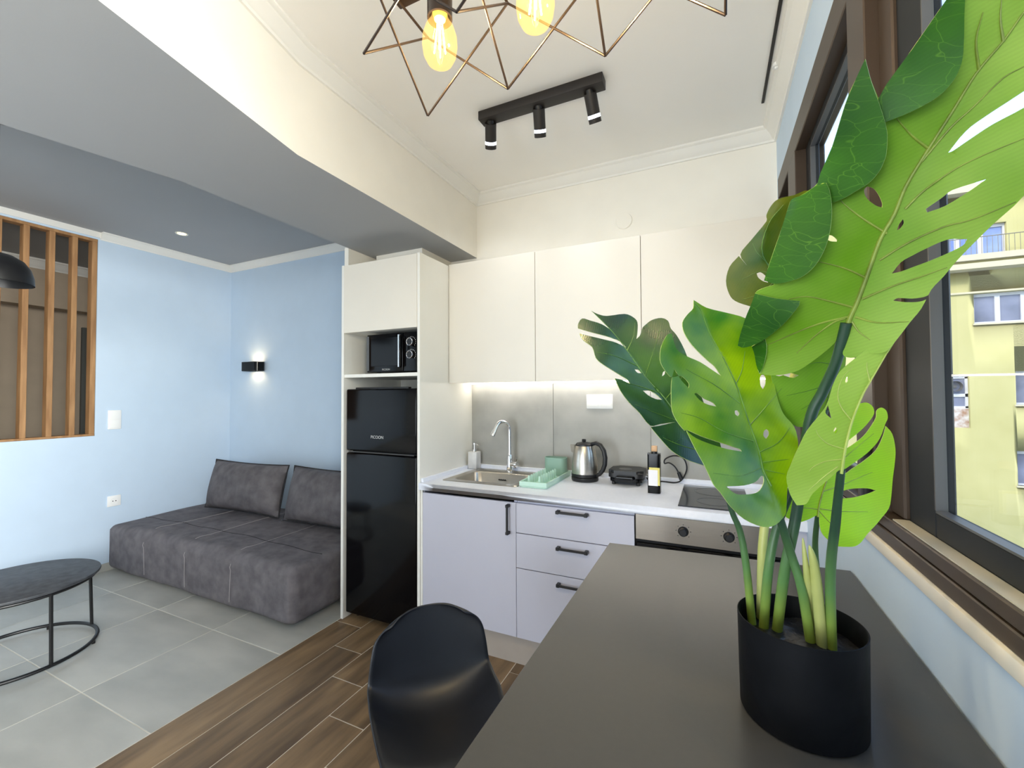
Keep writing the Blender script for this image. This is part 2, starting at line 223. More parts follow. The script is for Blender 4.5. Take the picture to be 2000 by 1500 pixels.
def stem_mat():
    m, nt, b = new_mat('plant_stem'); b.inputs['Roughness'].default_value = .42
    ge = N(nt, 'ShaderNodeNewGeometry'); sp = N(nt, 'ShaderNodeSeparateXYZ'); nt.links.new(ge.outputs['Position'], sp.inputs[0])
    mr = N(nt, 'ShaderNodeMapRange'); mr.inputs['From Min'].default_value = 1.05; mr.inputs['From Max'].default_value = 1.24
    nt.links.new(sp.outputs['Z'], mr.inputs[0])
    cr = N(nt, 'ShaderNodeValToRGB'); cr.color_ramp.elements[0].color = lin((150, 168, 62)); cr.color_ramp.elements[1].color = lin((36, 66, 46))
    cr.color_ramp.elements.new(.5).color = lin((88, 128, 72))
    nt.links.new(mr.outputs[0], cr.inputs[0]); nt.links.new(cr.outputs[0], b.inputs['Base Color'])
    return m
M['stem'] = stem_mat()
M['stem_p'] = mat('pale_young_stem', (168, 174, 96), .45, rgb2=(186, 190, 120), scale=12)

# ------------------------------------------------------------------ mesh helpers
ORG = {}
class MB:
    def __init__(s): s.bm = bmesh.new()
    def box(s, x0, x1, y0, y1, z0, z1, bev=0.0, seg=2):
        r = bmesh.ops.create_cube(s.bm, size=1.0)
        bmesh.ops.scale(s.bm, vec=(abs(x1-x0), abs(y1-y0), abs(z1-z0)), verts=r['verts'])
        bmesh.ops.translate(s.bm, vec=((x0+x1)/2, (y0+y1)/2, (z0+z1)/2), verts=r['verts'])
        if bev:
            es = list({e for v in r['verts'] for e in v.link_edges})
            bmesh.ops.bevel(s.bm, geom=es, offset=bev, segments=seg, profile=.5, affect='EDGES')
        return s
    def cyl(s, p0, p1, r0, r1=None, seg=24, caps=True):
        p0, p1 = Vector(p0), Vector(p1); r1 = r0 if r1 is None else r1
        q = (p1-p0).to_track_quat('Z', 'Y').to_matrix(); a, b = [], []
        for i in range(seg):
            t = 2*PI*i/seg; d = q @ Vector((math.cos(t), math.sin(t), 0))
            a.append(s.bm.verts.new(p0+d*r0)); b.append(s.bm.verts.new(p1+d*r1))
        for i in range(seg):
            j = (i+1) % seg; s.bm.faces.new((a[i], a[j], b[j], b[i]))
        if caps: s.bm.faces.new(a[::-1]); s.bm.faces.new(b)
        return s
    def lathe(s, prof, c, seg=40, sx=1.0, sy=1.0, rot=None):
        """prof: list of (r, z) about the vertical through c"""
        rings = []
        for r, z in prof:
            if r < 1e-6: rings.append([s.bm.verts.new((c[0], c[1], c[2]+z))])
            else: rings.append([s.bm.verts.new((c[0]+r*sx*math.cos(2*PI*i/seg), c[1]+r*sy*math.sin(2*PI*i/seg), c[2]+z)) for i in range(seg)])
        for A, B in zip(rings, rings[1:]):
            for i in range(seg):
                j = (i+1) % seg
                if len(A) == 1 and len(B) == 1: continue
                if len(A) == 1: s.bm.faces.new((A[0], B[j], B[i]))
                elif len(B) == 1: s.bm.faces.new((A[i], A[j], B[0]))
                else: s.bm.faces.new((A[i], A[j], B[j], B[i]))
        return s
    def tube(s, pts, r, seg=8, closed=False, caps=True):
        """tube along a polyline; r a number or one radius per point"""
        P = [Vector(p) for p in pts]; n = len(P); R = r if isinstance(r, (list, tuple)) else [r]*n
        rings = []; prev = None
        for i in range(n):
            if closed: t = (P[(i+1) % n]-P[i-1]).normalized()
            else: t = (P[min(i+1, n-1)]-P[max(i-1, 0)]).normalized()
            if prev is None:
                a = Vector((0, 0, 1)) if abs(t.z) < .9 else Vector((1, 0, 0)); u = t.cross(a).normalized()
            else:
                u = (prev-t*prev.dot(t)).normalized()
            prev = u; v = t.cross(u)
            rings.append([s.bm.verts.new(P[i]+(u*math.cos(2*PI*k/seg)+v*math.sin(2*PI*k/seg))*R[i]) for k in range(seg)])
        for i in range(n if closed else n-1):
            A, B = rings[i], rings[(i+1) % n]
            for k in range(seg):
                j = (k+1) % seg; s.bm.faces.new((A[k], A[j], B[j], B[k]))
        if caps and not closed: s.bm.faces.new(rings[0][::-1]); s.bm.faces.new(rings[-1])
        return s
    def prism(s, poly, z0, z1, axis='z'):
        """poly of 2D points extruded; axis z: (x,y); axis y: (x,z); axis x: (y,z)"""
        def P(p, h): return (p[0], p[1], h) if axis == 'z' else ((p[0], h, p[1]) if axis == 'y' else (h, p[0], p[1]))
        a = [s.bm.verts.new(P(p, z0)) for p in poly]; b = [s.bm.verts.new(P(p, z1)) for p in poly]; n = len(poly)
        s.bm.faces.new(a[::-1]); s.bm.faces.new(b)
        for i in range(n):
            j = (i+1) % n; s.bm.faces.new((a[i], a[j], b[j], b[i]))
        return s
    def sweep(s, prof, path):
        """profile of (out, up) swept along straight path of (point, out-direction) stations"""
        rings = [[s.bm.verts.new(Vector(p)+Vector(o)*a+Vector((0, 0, b))) for a, b in prof] for p, o in path]
        n = len(prof)
        for A, B in zip(rings, rings[1:]):
            for k in range(n):
                j = (k+1) % n; s.bm.faces.new((A[k], A[j], B[j], B[k]))
        s.bm.faces.new(rings[0][::-1]); s.bm.faces.new(rings[-1])
        return s
    def grid(s, f, nu, nv):
        V = [[s.bm.verts.new(f(i/(nu-1), j/(nv-1))) for j in range(nv)] for i in range(nu)]
        for i in range(nu-1):
            for j in range(nv-1): s.bm.faces.new((V[i][j], V[i+1][j], V[i+1][j+1], V[i][j+1]))
        return s
    def build(s, name, m, parent=None, sharp=.6, normals=True):
        bm = s.bm; o0 = ORG.get(parent.name, Vector((0, 0, 0))) if parent else Vector((0, 0, 0))
        if normals: bmesh.ops.recalc_face_normals(bm, faces=bm.faces)
        for f in bm.faces: f.smooth = True
        for e in bm.edges:
            if len(e.link_faces) == 2 and e.calc_face_angle(0) > sharp: e.smooth = False
        if o0.length: bmesh.ops.translate(bm, vec=-o0, verts=bm.verts)
        me = bpy.data.meshes.new(name); bm.to_mesh(me); bm.free()
        for q in (m if isinstance(m, (list, tuple)) else [m]): me.materials.append(q)
        o = bpy.data.objects.new(name, me); COL.objects.link(o)
        if parent: o.parent = parent; ORG[o.name] = o0
        else: ORG[o.name] = Vector((0, 0, 0))
        return o
def tag(o, label, cat, group=None):
    o['label'] = label; o['category'] = cat
    if group: o['group'] = group
    return o
def thing(name, label, cat, loc, group=None):
    o = bpy.data.objects.new(name, None); o.empty_display_size = .05; o.location = loc; COL.objects.link(o)
    ORG[o.name] = Vector(loc); return tag(o, label, cat, group)
def struct(o):
    o['kind'] = 'structure'; return o
def stuff(o):
    o['kind'] = 'stuff'; return o
def B(*a, **k): return MB().box(*a, **k)
def text(body, size, loc, rot, m, parent, name='lettering'):
    c = bpy.data.curves.new(name, 'FONT'); c.body = body; c.size = size; c.extrude = .0004; c.align_x = 'CENTER'; c.align_y = 'CENTER'
    t = bpy.data.objects.new('tmp', c); COL.objects.link(t)
    dg = bpy.context.evaluated_depsgraph_get(); me = bpy.data.meshes.new_from_object(t.evaluated_get(dg)); bpy.data.objects.remove(t)
    me.name = name; me.materials.clear(); me.materials.append(m)
    o = bpy.data.objects.new(name, me); o.rotation_euler = rot; COL.objects.link(o)
    o.location = Vector(loc)-ORG[parent.name]; o.parent = parent; ORG[o.name] = ORG[parent.name]
    return o
def child_copy(o, parent, name=None, delta=(0, 0, 0)):
    c = o.copy(); c.parent = parent; c.location = Vector(o.location)+Vector(delta); COL.objects.link(c); ORG[c.name] = ORG[parent.name]
    return c
def copy_tree(o, parent=None):
    c = o.copy(); COL.objects.link(c); ORG[c.name] = ORG[o.name]
    if parent: c.parent = parent
    for ch in list(o.children): copy_tree(ch, c)
    return c
# ------------------------------------------------------------------ structure
YF, YB = 2.04, 2.646            # kitchen fronts, kitchen back wall
XL, XW = -4.487, 0.334          # blue wall, window wall
GR = 0.009
fl = struct(B(-6.5, 0.46, -3.4, 2.9, -0.12, -0.0022).build('floor', M['grout']))
xs = [-2.162-0.601*k for k in range(4)]+[XL]
ys = [1.022+0.6005*k for k in range(-3, 3)]+[2.775]
def add_tiles(name, x0, x1, rows, m):
    base = {}
    for y0, y1 in rows:
        key = (round(x1-x0, 3), round(y1-y0, 3))
        if key in base:
            t = base[key].copy(); COL.objects.link(t)
        else:
            w, h = (x1-x0-GR*.5)/2, (y1-y0-GR*.5)/2
            t = B(-w, w, -h, h, -.012, 0, .0012, 1).build(name, m); base[key] = t
        t.parent = fl; t.location = ((x0+x1)/2, (y0+y1)/2, random.uniform(-.0003, .0003))
for a, b in zip(xs[1:], xs):
    add_tiles('stone_tile', a, b, list(zip(ys, ys[1:])), M['tile'])
px = [-2.162+0.2005*k for k in range(13)]+[XW]
for k, (a, b) in enumerate(zip(px, px[1:])):
    j = 2.012-.2*k; js = [y for y in (j-2.4, j-1.2, j, j+1.2, j+2.4) if -.8 < y < YB-.02]
    js = [-.8]+js+[YB]
    add_tiles('wood_plank_tile', a, b, list(zip(js, js[1:])), M['plank'])

OY0, OY1, OZ0, OZ1 = .33, 1.712, 1.104, 2.690   # opening with the slats in the blue wall
m = MB()
m.box(XL-.115, XL, -3.4, 2.775, 0, OZ0); m.box(XL-.115, XL, -3.4, 2.775, OZ1, 2.9)
m.box(XL-.115, XL, -3.4, OY0, OZ0, OZ1); m.box(XL-.115, XL, OY1, 2.775, OZ0, OZ1)
struct(m.build('wall_left', M['blue']))
struct(B(-4.602, -2.2, 2.775, 2.9, 0, 2.9).build('wall_back', M['blue']))
struct(B(-2.2, -2.166, 2.10, 2.775, 0, 2.40).build('wall_partition', M['cream']))
wk = struct(B(-2.2, .46, YB, YB+.13, 0, 2.9).build('wall_kitchen', M['cream']))
for x0, x1 in ((-1.542, -.933), (-.933, -.327), (-.327, .279), (.279, XW)):
    o = B(x0+.0012, x1-.0012, YB-.009, YB, .90, 1.494, .0008, 1).build('wall_tile', M['bs'], wk)
# window wall: below, above and beside the long opening
WY0, WY1, WZ0, WZ1 = -2.6, 2.60, 1.096, 2.535
m = MB(); m.box(XW, XW+.13, -3.4, YB, 0, WZ0); m.box(XW, XW+.13, -3.4, YB, WZ1, 2.9)
m.box(XW, XW+.13, -3.4, WY0, WZ0, WZ1); m.box(XW, XW+.13, WY1, YB, WZ0, WZ1)
struct(m.build('wall_window', M['blue']))
struct(B(XW-.010, XW+.02, WY0, WY1, 1.074, 1.100, .003).build('trim_1', M['grout']))
# rear wall with an unseen opening added to let light in
m = MB(); m.box(-4.6, -2.4, -3.4, -3.28, 0, 2.9); m.box(-.2, .46, -3.4, -3.28, 0, 2.9); m.box(-2.4, -.2, -3.4, -3.28, 2.35, 2.9)
struct(m.build('wall_rear', M['cream']))
struct(B(-2.3, .46, -3.4, 2.78, 2.83, 2.95).build('ceiling', M['ceil']))
struct(B(-6.5, -2.15, -3.4, 2.9, 2.75, 2.95).build('ceiling_living', M['ceil_beam_shade']))
struct(B(-9, .46, -3.6, 2.95, 2.95, UPPERZ).build('shade_upper_floors', M['concrete']))  # unseen upper floors, added to block sun and cast shade
struct(B(-12, 30, -28, -18, -9.2, BLOCKZ).build('shade_block', M['concrete']))  # unseen neighbouring block, added to shade the lower facade
# the dropped beam: straight over the kitchen end, splaying towards the camera
def rx(y): return -1.500 if y > 1.185 else -1.500+(1.185-y)*.225
def lx(y): return -2.160 if y > 1.10 else -2.160-(1.10-y)*.235
poly = [(rx(YB), YB), (rx(1.185), 1.185), (rx(-1.2), -1.2), (rx(-1.2), -3.3), (lx(-1.2), -3.3), (lx(-1.2), -1.2), (lx(1.1), 1.10), (lx(YB), YB)]
struct(MB().prism(poly, 2.39, 2.86).build('beam', [M['cream'], M['ceil_beam_shade']]))
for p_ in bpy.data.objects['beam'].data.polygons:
    if p_.normal.z < -.9: p_.material_index = 1  # underside coloured darker grey to paint in its shade
struct(B(-2.11, -1.72, 2.30, YB, 2.262, 2.392).build('trim_2', M['cream']))
# crown mouldings
def crown(d, h): return [(0, -h), (d*.16, -h), (d*.22, -h*.86), (d*.34, -h*.80), (d*.55, -h*.46), (d*.72, -h*.34), (d*.78, -h*.24), (d*.92, -h*.20), (d, -h*.12), (d, 0), (0, 0)]
c1 = crown(.065, .070); zc = 2.83
struct(MB().sweep(c1, [((-1.50, YB, zc), (1, -1, 0)), ((XW, YB, zc), (-1, -1, 0))]).build('trim_3', M['white']))
struct(MB().sweep(c1, [((XW, YB, zc), (-1, -1, 0)), ((XW, -3.2, zc), (-1, 0, 0))]).build('trim_4', M['white']))
kn = 1/math.hypot(1, .225)
struct(MB().sweep(c1, [((-1.50, YB, zc), (1, -1, 0)), ((-1.50, 1.185, zc), (1, .11, 0)), ((rx(-1.2), -1.2, zc), (kn, kn*.225, 0))]).build('trim_5', M['white']))
c2 = crown(.055, .060)
struct(MB().sweep(c2, [((XL, OY1+.012, 2.75), (1, 0, 0)), ((XL, 2.775, 2.75), (1, -1, 0)), ((-2.2, 2.775, 2.75), (0, -1, 0))]).build('trim_6', M['white']))
struct(MB().sweep([(0, -.045), (.010, -.045), (.010, 0), (0, 0)], [((XL, -3, 2.75), (1, 0, 0)), ((XL, OY1+.012, 2.75), (1, 0, 0))]).build('trim_7', M['white']))
m = MB(); m.box(XL, XL+.009, -3.2, 2.775, 0, .065, .002, 1)
struct(m.build('baseboard_left', M['tile'])); struct(B(XL, -2.2, 2.766, 2.775, 0, .065, .002, 1).build('baseboard_back', M['tile']))
# room behind the slats
m = MB(); m.box(-6.06, -5.90, -1, 2.775, 2.30, 2.75); m.box(-6.42, -6.30, -1, 2.9, 0, 2.75); m.box(-6.3, -4.6, 2.775, 2.9, 0, 2.75); m.box(-6.3, -4.6, -1.1, -1, 0, 2.75)
struct(m.build('wall_behind_slats', M['brownwall']))
struct(MB().sweep(crown(.06, .09), [((-5.90, -1, 2.75), (1, 0, 0)), ((-5.90, 2.775, 2.75), (1, -1, 0))]).build('trim_8', M['white']))
struct(B(-6.30, -6.26, 2.27, 2.76, 0, 2.18, .004).build('door_1', M['backdark']))

# ------------------------------------------------------------------ the window
wn = struct(bpy.data.objects.new('window_1', None)); COL.objects.link(wn); ORG[wn.name] = Vector((0, 0, 0))
X0 = XW-.004
m = MB()                                                         # outer frame: head, sill and the two posts, flush with the wall
m.box(X0, XW+.10, WY0, WY1, 2.430, WZ1, .003, 1); m.build('frame_head', M['bronze'], wn)
m = MB(); m.box(X0, XW+.030, WY0, WY1, 1.100, 1.128, .002, 1); m.box(X0+.002, XW+.032, WY0, WY1, 1.130, 1.155, .002, 1); m.box(XW+.03, XW+.10, WY0, WY1, 1.09, 1.150)
m.build('frame_sill', M['bronze'], wn)
B(XW+.003, XW+.0295, WY0, 1.145, 1.1552, 1.1575).build('sill_capping', M['bronze_glare'], wn)
for y0, y1 in ((2.105, 2.285), (1.222, 1.352), (-.95, -.79), (2.575, 2.60), (-2.6, -2.56)):
    B(X0, XW+.10, y0, y1, 1.150, 2.435, .003, 1).build('frame_post', M['bronze'], wn)
def sash(y0, y1, x0, stile, rail_b, rail_t, brown):
    z0, z1 = 1.156, 2.430
    B(x0, x0+.03, y1-stile, y1, z0, z1, .003, 1).build('sash_stile', M['gask'], wn)
    B(x0, x0+.03, y0, y0+stile, z0, z1, .003, 1).build('sash_stile', M['gask'], wn)
    B(x0, x0+.03, y0+stile, y1-stile, z0, z0+rail_b, .003, 1).build('sash_rail', M['gask'], wn)
    B(x0, x0+.03, y0+stile, y1-stile, z1-rail_t, z1, .003, 1).build('sash_rail', M['gask'], wn)
    for q in (y1-stile, y0+stile):   # pale rubber bead around the pane
        s = -.004 if q > (y0+y1)/2 else .004
        B(x0-.001, x0+.016, min(q, q+s), max(q, q+s), z0+rail_b, z1-rail_t).build('glazing_bead', M['graym'], wn)
    for z, s in ((z0+rail_b, .004), (z1-rail_t, -.004)):
        B(x0-.001, x0+.016, y0+stile, y1-stile, min(z, z+s), max(z, z+s)).build('glazing_bead', M['graym'], wn)
    B(x0+.012, x0+.017, y0+stile, y1-stile, z0+rail_b, z1-rail_t).build('pane', M['glass'], wn)
sash(-.79, 1.145, XW+.030, .115, .046, .06, True)
sash(1.352, 2.100, XW+.034, .085, .05, .036, True)
sash(2.285, 2.575, XW+.034, .05, .05, .10, True)
sash(-2.56, -.95, XW+.034, .09, .05, .08, True)
B(XW+.022, XW+.06, 1.145, 1.2215, 1.156, 2.43, .004, 1).build('frame_jamb', M['bronze'], wn)
m = MB(); m.box(XW-.022, XW-.003, 1.235, 1.265, 1.156, 1.30, .004); m.cyl((XW-.028, 1.235, 1.143), (XW-.004, 1.235, 1.143), .013, .015); m.build('window_stop', M['blk'], wn)
MB().cyl((XW-.034, 1.235, 1.143), (XW-.026, 1.235, 1.143), .008, .011).build('stop_screw', M['chrome'], wn)

# ------------------------------------------------------------------ outside: courtyard and the yellow building
struct(B(-40, 60, -30, 80, -9.2, -9.0).build('ground', M['ground']))
D = 22.0; K = D/18.5
bl = thing('apartment_building', 'pale yellow apartment building with white framed windows across the courtyard', 'building', (8, D, -9))
def fz(z): return 1.42+(z-1.42)*K
def fx(x): return x*K
openings = []
def opening(x0, x1, z0, z1): openings.append((fx(x0), fx(x1), fz(z0), fz(z1)))
rows = {'w2': (3.58, 4.53), 'w3': (1.02, 2.05), 'w4': (-1.46, -.40), 'w5': (-3.9, -2.85)}
cols = {'w2': [(7.60, 9.35), (10.6, 12.2), (4.4, 6.0)], 'w3': [(8.49, 9.6), (10.6, 12.2)], 'w4': [(8.47, 9.6), (10.6, 12.2), (5.9, 6.66)], 'w5': [(8.9, 10), (11, 12)]}
for r in rows:
    for c in cols[r]: opening(c[0], c[1], *rows[r])
opening(6.35, 7.44, .27, 1.98)                 # the opening with the extractor fan and rusty sheet
opening(5.6, 8.40, 5.70, 6.72)                 # balcony windows of the top storey
def rect_minus(x0, x1, z0, z1, holes):
    X = sorted({x0, x1} | {v for h in holes for v in h[:2] if x0 < v < x1}); Z = sorted({z0, z1} | {v for h in holes for v in h[2:] if z0 < v < z1})
    for a, b in zip(X, X[1:]):
        for c, d in zip(Z, Z[1:]):
            if not any(h[0] <= (a+b)/2 <= h[1] and h[2] <= (c+d)/2 <= h[3] for h in holes): yield a, b, c, d
FTOP = fz(7.95)
m = MB()
for a, b, c, d in rect_minus(fx(-3.0), fx(16), -9, FTOP, openings): m.box(a, b, D, D+.35, c, d)
bmesh.ops.remove_doubles(m.bm, verts=m.bm.verts, dist=.0005)
m.build('facade', M['facade'], bl, normals=False)
B(fx(-3), fx(16), D+.35, D+.5, -9, FTOP-.05).build('inner_wall', M['extg'], bl)
def prof_box(z0, z1, out, name, m): B(fx(-3), fx(16), D-out, D+.02, fz(z0), fz(z1)).build(name, m, bl)
prof_box(5.25, 5.42, .55, 'cornice', M['cornice']); prof_box(5.42, 5.50, .42, 'cornice', M['facade']); prof_box(5.50, 5.68, .60, 'cornice', M['cornice'])
prof_box(4.54, 4.60, .06, 'string_course', M['cornice']); prof_box(7.70, 7.95, .45, 'roof_edge', M['cornice'])
def far_window(x0, x1, z0, z1, panes, g, sunk=.12):
    x0, x1, z0, z1 = fx(x0), fx(x1), fz(z0), fz(z1); t = .07
    fr = MB(); fr.box(x0, x1, D+sunk, D+sunk+.08, z0, z0+t); fr.box(x0, x1, D+sunk, D+sunk+.08, z1-t*1.6, z1); n = panes
    for i in range(n+1):
        c = x0+(x1-x0)*i/n; w = t if 0 < i < n else t*.8
        fr.box(max(x0, c-w), min(x1, c+w), D+sunk, D+sunk+.08, z0+t, z1-t*1.6)
    f = fr.build('window_frame', M['extw'], bl)
    for i in range(n):
        a, b = x0+(x1-x0)*i/n+t, x0+(x1-x0)*(i+1)/n-t
        B(a, b, D+sunk+.05, D+sunk+.07, z0+t, z1-t*1.6).build('window_pane', g, f)
    B(x0-.05, x1+.05, D-.06, D+sunk, z0-.06, z0).build('window_sill', M['cornice'], bl)
for r in rows:
    for c in cols[r]: far_window(c[0], c[1], *rows[r], 2 if c[1]-c[0] < 1.3 else 3, M['extg'])
far_window(5.6, 8.40, 5.70, 6.72, 5, M['extb'])
# fan window
x0, x1 = fx(6.35), fx(7.44); z = lambda v: fz(v)
fr = MB()
for a, b, c, d in ((x0, x1, 1.85, 1.98), (x0, x1, 1.26, 1.36), (x0, x1, .86, .96), (x0, x0+.08, .9, 1.9), (fx(6.72), fx(6.72)+.09, .9, 1.9), (x1-.08, x1, .9, 1.9)): fr.box(a, b, D+.12, D+.2, z(c), z(d))
f = fr.build('window_frame', M['extw'], bl)
B(x0, x1, D+.16, D+.18, z(.9), z(1.9)).build('window_pane', M['extg'], f)
B(x0, x1, D+.10, D+.14, z(.27), z(.88)).build('rusty_sheet', M['rust'], bl)
fan = MB().cyl((fx(7.12), D-.02, z(1.60)), (fx(7.12), D+.18, z(1.60)), .20, .17, 28, False)
fan.cyl((fx(7.12), D+.1, z(1.60)), (fx(7.12), D+.12, z(1.60)), .06); fan.build('extractor_fan', M['graym'], bl)
# balcony railing of the top storey
rl = MB(); rl.tube([(fx(4.5), D-.5, fz(6.22)), (fx(13), D-.5, fz(6.22))], .018, 6)
for i in range(70): 
    xx = fx(4.6)+i*.145
    rl.tube([(xx, D-.5, fz(5.66)), (xx, D-.5, fz(6.22))], .009, 4)
stuff(rl.build('railing', M['rail'], bl))
MB().cyl((fx(6.68), D-.08, -8), (fx(6.68), D-.08, fz(4.5)), .05).build('drain_pipe', M['extw'], bl)
# ------------------------------------------------------------------ kitchen: tall unit, fridge, microwave
o = thing('tall_cabinet', 'tall beige cabinet housing the black refrigerator and the microwave', 'cabinet', (-1.85, 2.3, 0))
B(-2.162, -2.142, YF, YB-.02, 0, 2.258, .0012, 1).build('side_panel', M['panel_w'], o)
B(-1.561, -1.542, YF, YB-.001, 0, 2.258, .0012, 1).build('side_panel', M['panel_w'], o)
B(-2.141, -1.562, YF-.002, YF+.016, 1.818, 2.254, .0012, 1).build('door', M['cab'], o)
B(-2.142, -1.561, YF+.006, 2.60, 1.531, 1.552, .001, 1).build('shelf', M['panel_w'], o)
B(-2.142, -1.561, YF+.018, 2.60, 1.818, 1.836).build('shelf', M['panel_w'], o)
B(-2.142, -1.561, 2.60, 2.615, .0, 2.25).build('back_panel', M['panel_w'], o)
B(-2.142, -1.561, YF+.018, 2.60, 2.24, 2.258).build('top_panel', M['panel_w'], o)

o = thing('refrigerator', 'glossy black two door refrigerator inside the tall beige cabinet', 'refrigerator', (-1.846, 2.3, 0))
B(-2.122, -1.570, 2.10, 2.57, .03, 1.45, .006).build('body', M['plas'], o)
d = B(-2.124, -1.568, 2.045, 2.10, 1.068, 1.458, .010, 3).build('door', M['gblk'], o)
d2 = B(-2.124, -1.568, 2.045, 2.10, .045, 1.055, .010, 3).build('door', M['gblk'], o)
MB().tube([(-2.10, 2.047, 1.0615), (-1.59, 2.047, 1.0615)], .0035, 6).build('handle_trim', M['graym'], d)
B(-2.06, -1.64, 2.06, 2.09, 1.455, 1.468, .004).build('hinge_cover', M['plas'], o)
for x in (-2.09, -1.60):
    for y in (2.13, 2.52): MB().cyl((x, y, 0), (x, y, .032), .018).build('foot', M['plas'], o)
text('PICOON', .026, (-1.868, 2.0446, 1.159), (PI/2, 0, 0), M['silver_ink'], o, 'badge')

o = thing('microwave', 'black microwave with two round knobs on the shelf above the refrigerator', 'microwave', (-1.80, 2.3, 1.552))
B(-1.985, -1.574, 2.105, 2.46, 1.562, 1.805, .006).build('body', M['plas'], o)
d = B(-1.983, -1.700, 2.080, 2.105, 1.562, 1.800, .004).build('door', M['gblk'], o)
B(-1.950, -1.735, 2.0785, 2.081, 1.600, 1.775, .001, 1).build('door_window', M['gblk'], d)
B(-1.985, -1.965, 2.0775, 2.083, 1.572, 1.790).build('door_edge', M['graym'], d)
h = MB(); h.tube([(-1.715, 2.080, 1.590), (-1.715, 2.062, 1.590), (-1.715, 2.062, 1.785), (-1.715, 2.080, 1.785)], .0065, 10); h.build('handle', M['chrome'], d)
p = B(-1.697, -1.574, 2.083, 2.105, 1.562, 1.800, .003).build('control_panel', M['gblk'], o)
for z in (1.739, 1.662):
    k = MB().cyl((-1.636, 2.083, z), (-1.636, 2.062, z), .022, .020, 28).build('knob', M['plas'], p)
    MB().tube([(-1.636+.021*math.cos(t*PI/16), 2.0625, z+.021*math.sin(t*PI/16)) for t in range(32)], .003, 6, True).build('knob_ring', M['chrome'], k) if False else None
    MB().tube([(-1.636+.0215*math.cos(t*PI/16), 2.0625, z+.0215*math.sin(t*PI/16)) for t in range(32)], .003, 6, True).build('knob_ring', M['chrome'], p)
    mk = MB()
    for t in range(9):
        a = -.6+t*.36; mk.box(-1.636+.031*math.sin(a)-.0012, -1.636+.031*math.sin(a)+.0012, 2.0818, 2.083, z+.031*math.cos(a)-.003, z+.031*math.cos(a)+.003)
    stuff(mk.build('dial_markings', M['silver_ink'], p))
text('PICOON', .016, (-1.829, 2.0794, 1.577), (PI/2, 0, 0), M['silver_ink'], o, 'badge')
for x in (-1.95, -1.61): MB().cyl((x, 2.15, 1.552), (x, 2.15, 1.563), .012).build('foot', M['plas'], o)

# ------------------------------------------------------------------ wall cabinets
ux = [-1.540, -.937, -.332, .273]
lab = ['left wall cabinet with flat beige door next to the tall cabinet', 'middle wall cabinet with flat beige door above the kettle', 'right wall cabinet with flat beige door behind the plant leaves']
for i in range(3):
    x0, x1 = ux[i], ux[i+1]
    o = thing('wall_cabinet', lab[i], 'cabinet', ((x0+x1)/2, 2.5, 1.493), 'beige wall cabinets over the worktop')
    B(x0+.001, x1-.001, 2.362, YB-.012, 1.500, 2.262).build('body', M['panel_w'], o)
    B(x0+.0015, x1-.0015, 2.342, 2.360, 1.493, 2.264, .001, 1).build('door', M['cab'], o)
struct(B(.274, XW, 2.343, 2.361, 1.493, 2.264).build('trim_9', M['cab']))
o = tag(MB().box(-1.53, .26, 2.575, 2.590, 1.4895, 1.4985).build('light_strip', M['led']), 'warm white LED strip glowing under the wall cabinets', 'light')

# ------------------------------------------------------------------ base units
def bar_handle(p, x0, x1, z0, z1, y):
    h = MB(); t = .0055
    if abs(x1-x0) > abs(z1-z0):
        h.box(x0, x1, y-.030, y-.020, z0-t, z0+t, .002, 1)
        for x in (x0, x1): h.box(x-.001 if x == x0 else x-.016, x+.016 if x == x0 else x+.001, y-.031, y, z0-.008, z0+.008, .002, 1)
    else:
        h.box(x0-t, x0+t, y-.030, y-.020, z0, z1, .002, 1)
        for z in (z0, z1): h.box(x0-.008, x0+.008, y-.031, y, z if z == z0 else z-.016, z+.016 if z == z0 else z, .002, 1)
    return h.build('handle', M['blk'], p)
FY = 2.045
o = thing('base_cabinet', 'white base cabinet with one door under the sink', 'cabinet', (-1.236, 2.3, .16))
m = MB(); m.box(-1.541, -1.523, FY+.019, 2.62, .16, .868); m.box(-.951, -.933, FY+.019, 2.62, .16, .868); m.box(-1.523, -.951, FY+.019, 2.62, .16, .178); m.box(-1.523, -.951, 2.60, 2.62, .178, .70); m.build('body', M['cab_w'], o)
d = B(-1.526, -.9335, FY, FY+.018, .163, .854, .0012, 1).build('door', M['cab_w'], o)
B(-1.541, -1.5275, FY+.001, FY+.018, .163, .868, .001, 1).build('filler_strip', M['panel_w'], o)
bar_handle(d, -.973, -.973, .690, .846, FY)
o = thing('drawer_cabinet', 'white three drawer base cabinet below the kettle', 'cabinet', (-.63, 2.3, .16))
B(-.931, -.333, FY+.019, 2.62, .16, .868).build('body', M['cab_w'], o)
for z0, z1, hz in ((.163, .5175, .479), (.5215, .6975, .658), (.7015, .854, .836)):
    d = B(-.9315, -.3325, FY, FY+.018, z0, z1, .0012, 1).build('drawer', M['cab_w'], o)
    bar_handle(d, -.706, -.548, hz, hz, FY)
o = thing('oven', 'built-in oven with steel control panel and two black knobs', 'oven', (-.03, 2.3, .16))
B(-.329, .271, FY+.02, 2.60, .163, .868).build('body', M['dkgap'], o)
p = B(-.327, .269, FY-.002, FY+.02, .752, .868, .002, 1).build('control_panel', M['ovst'], o)
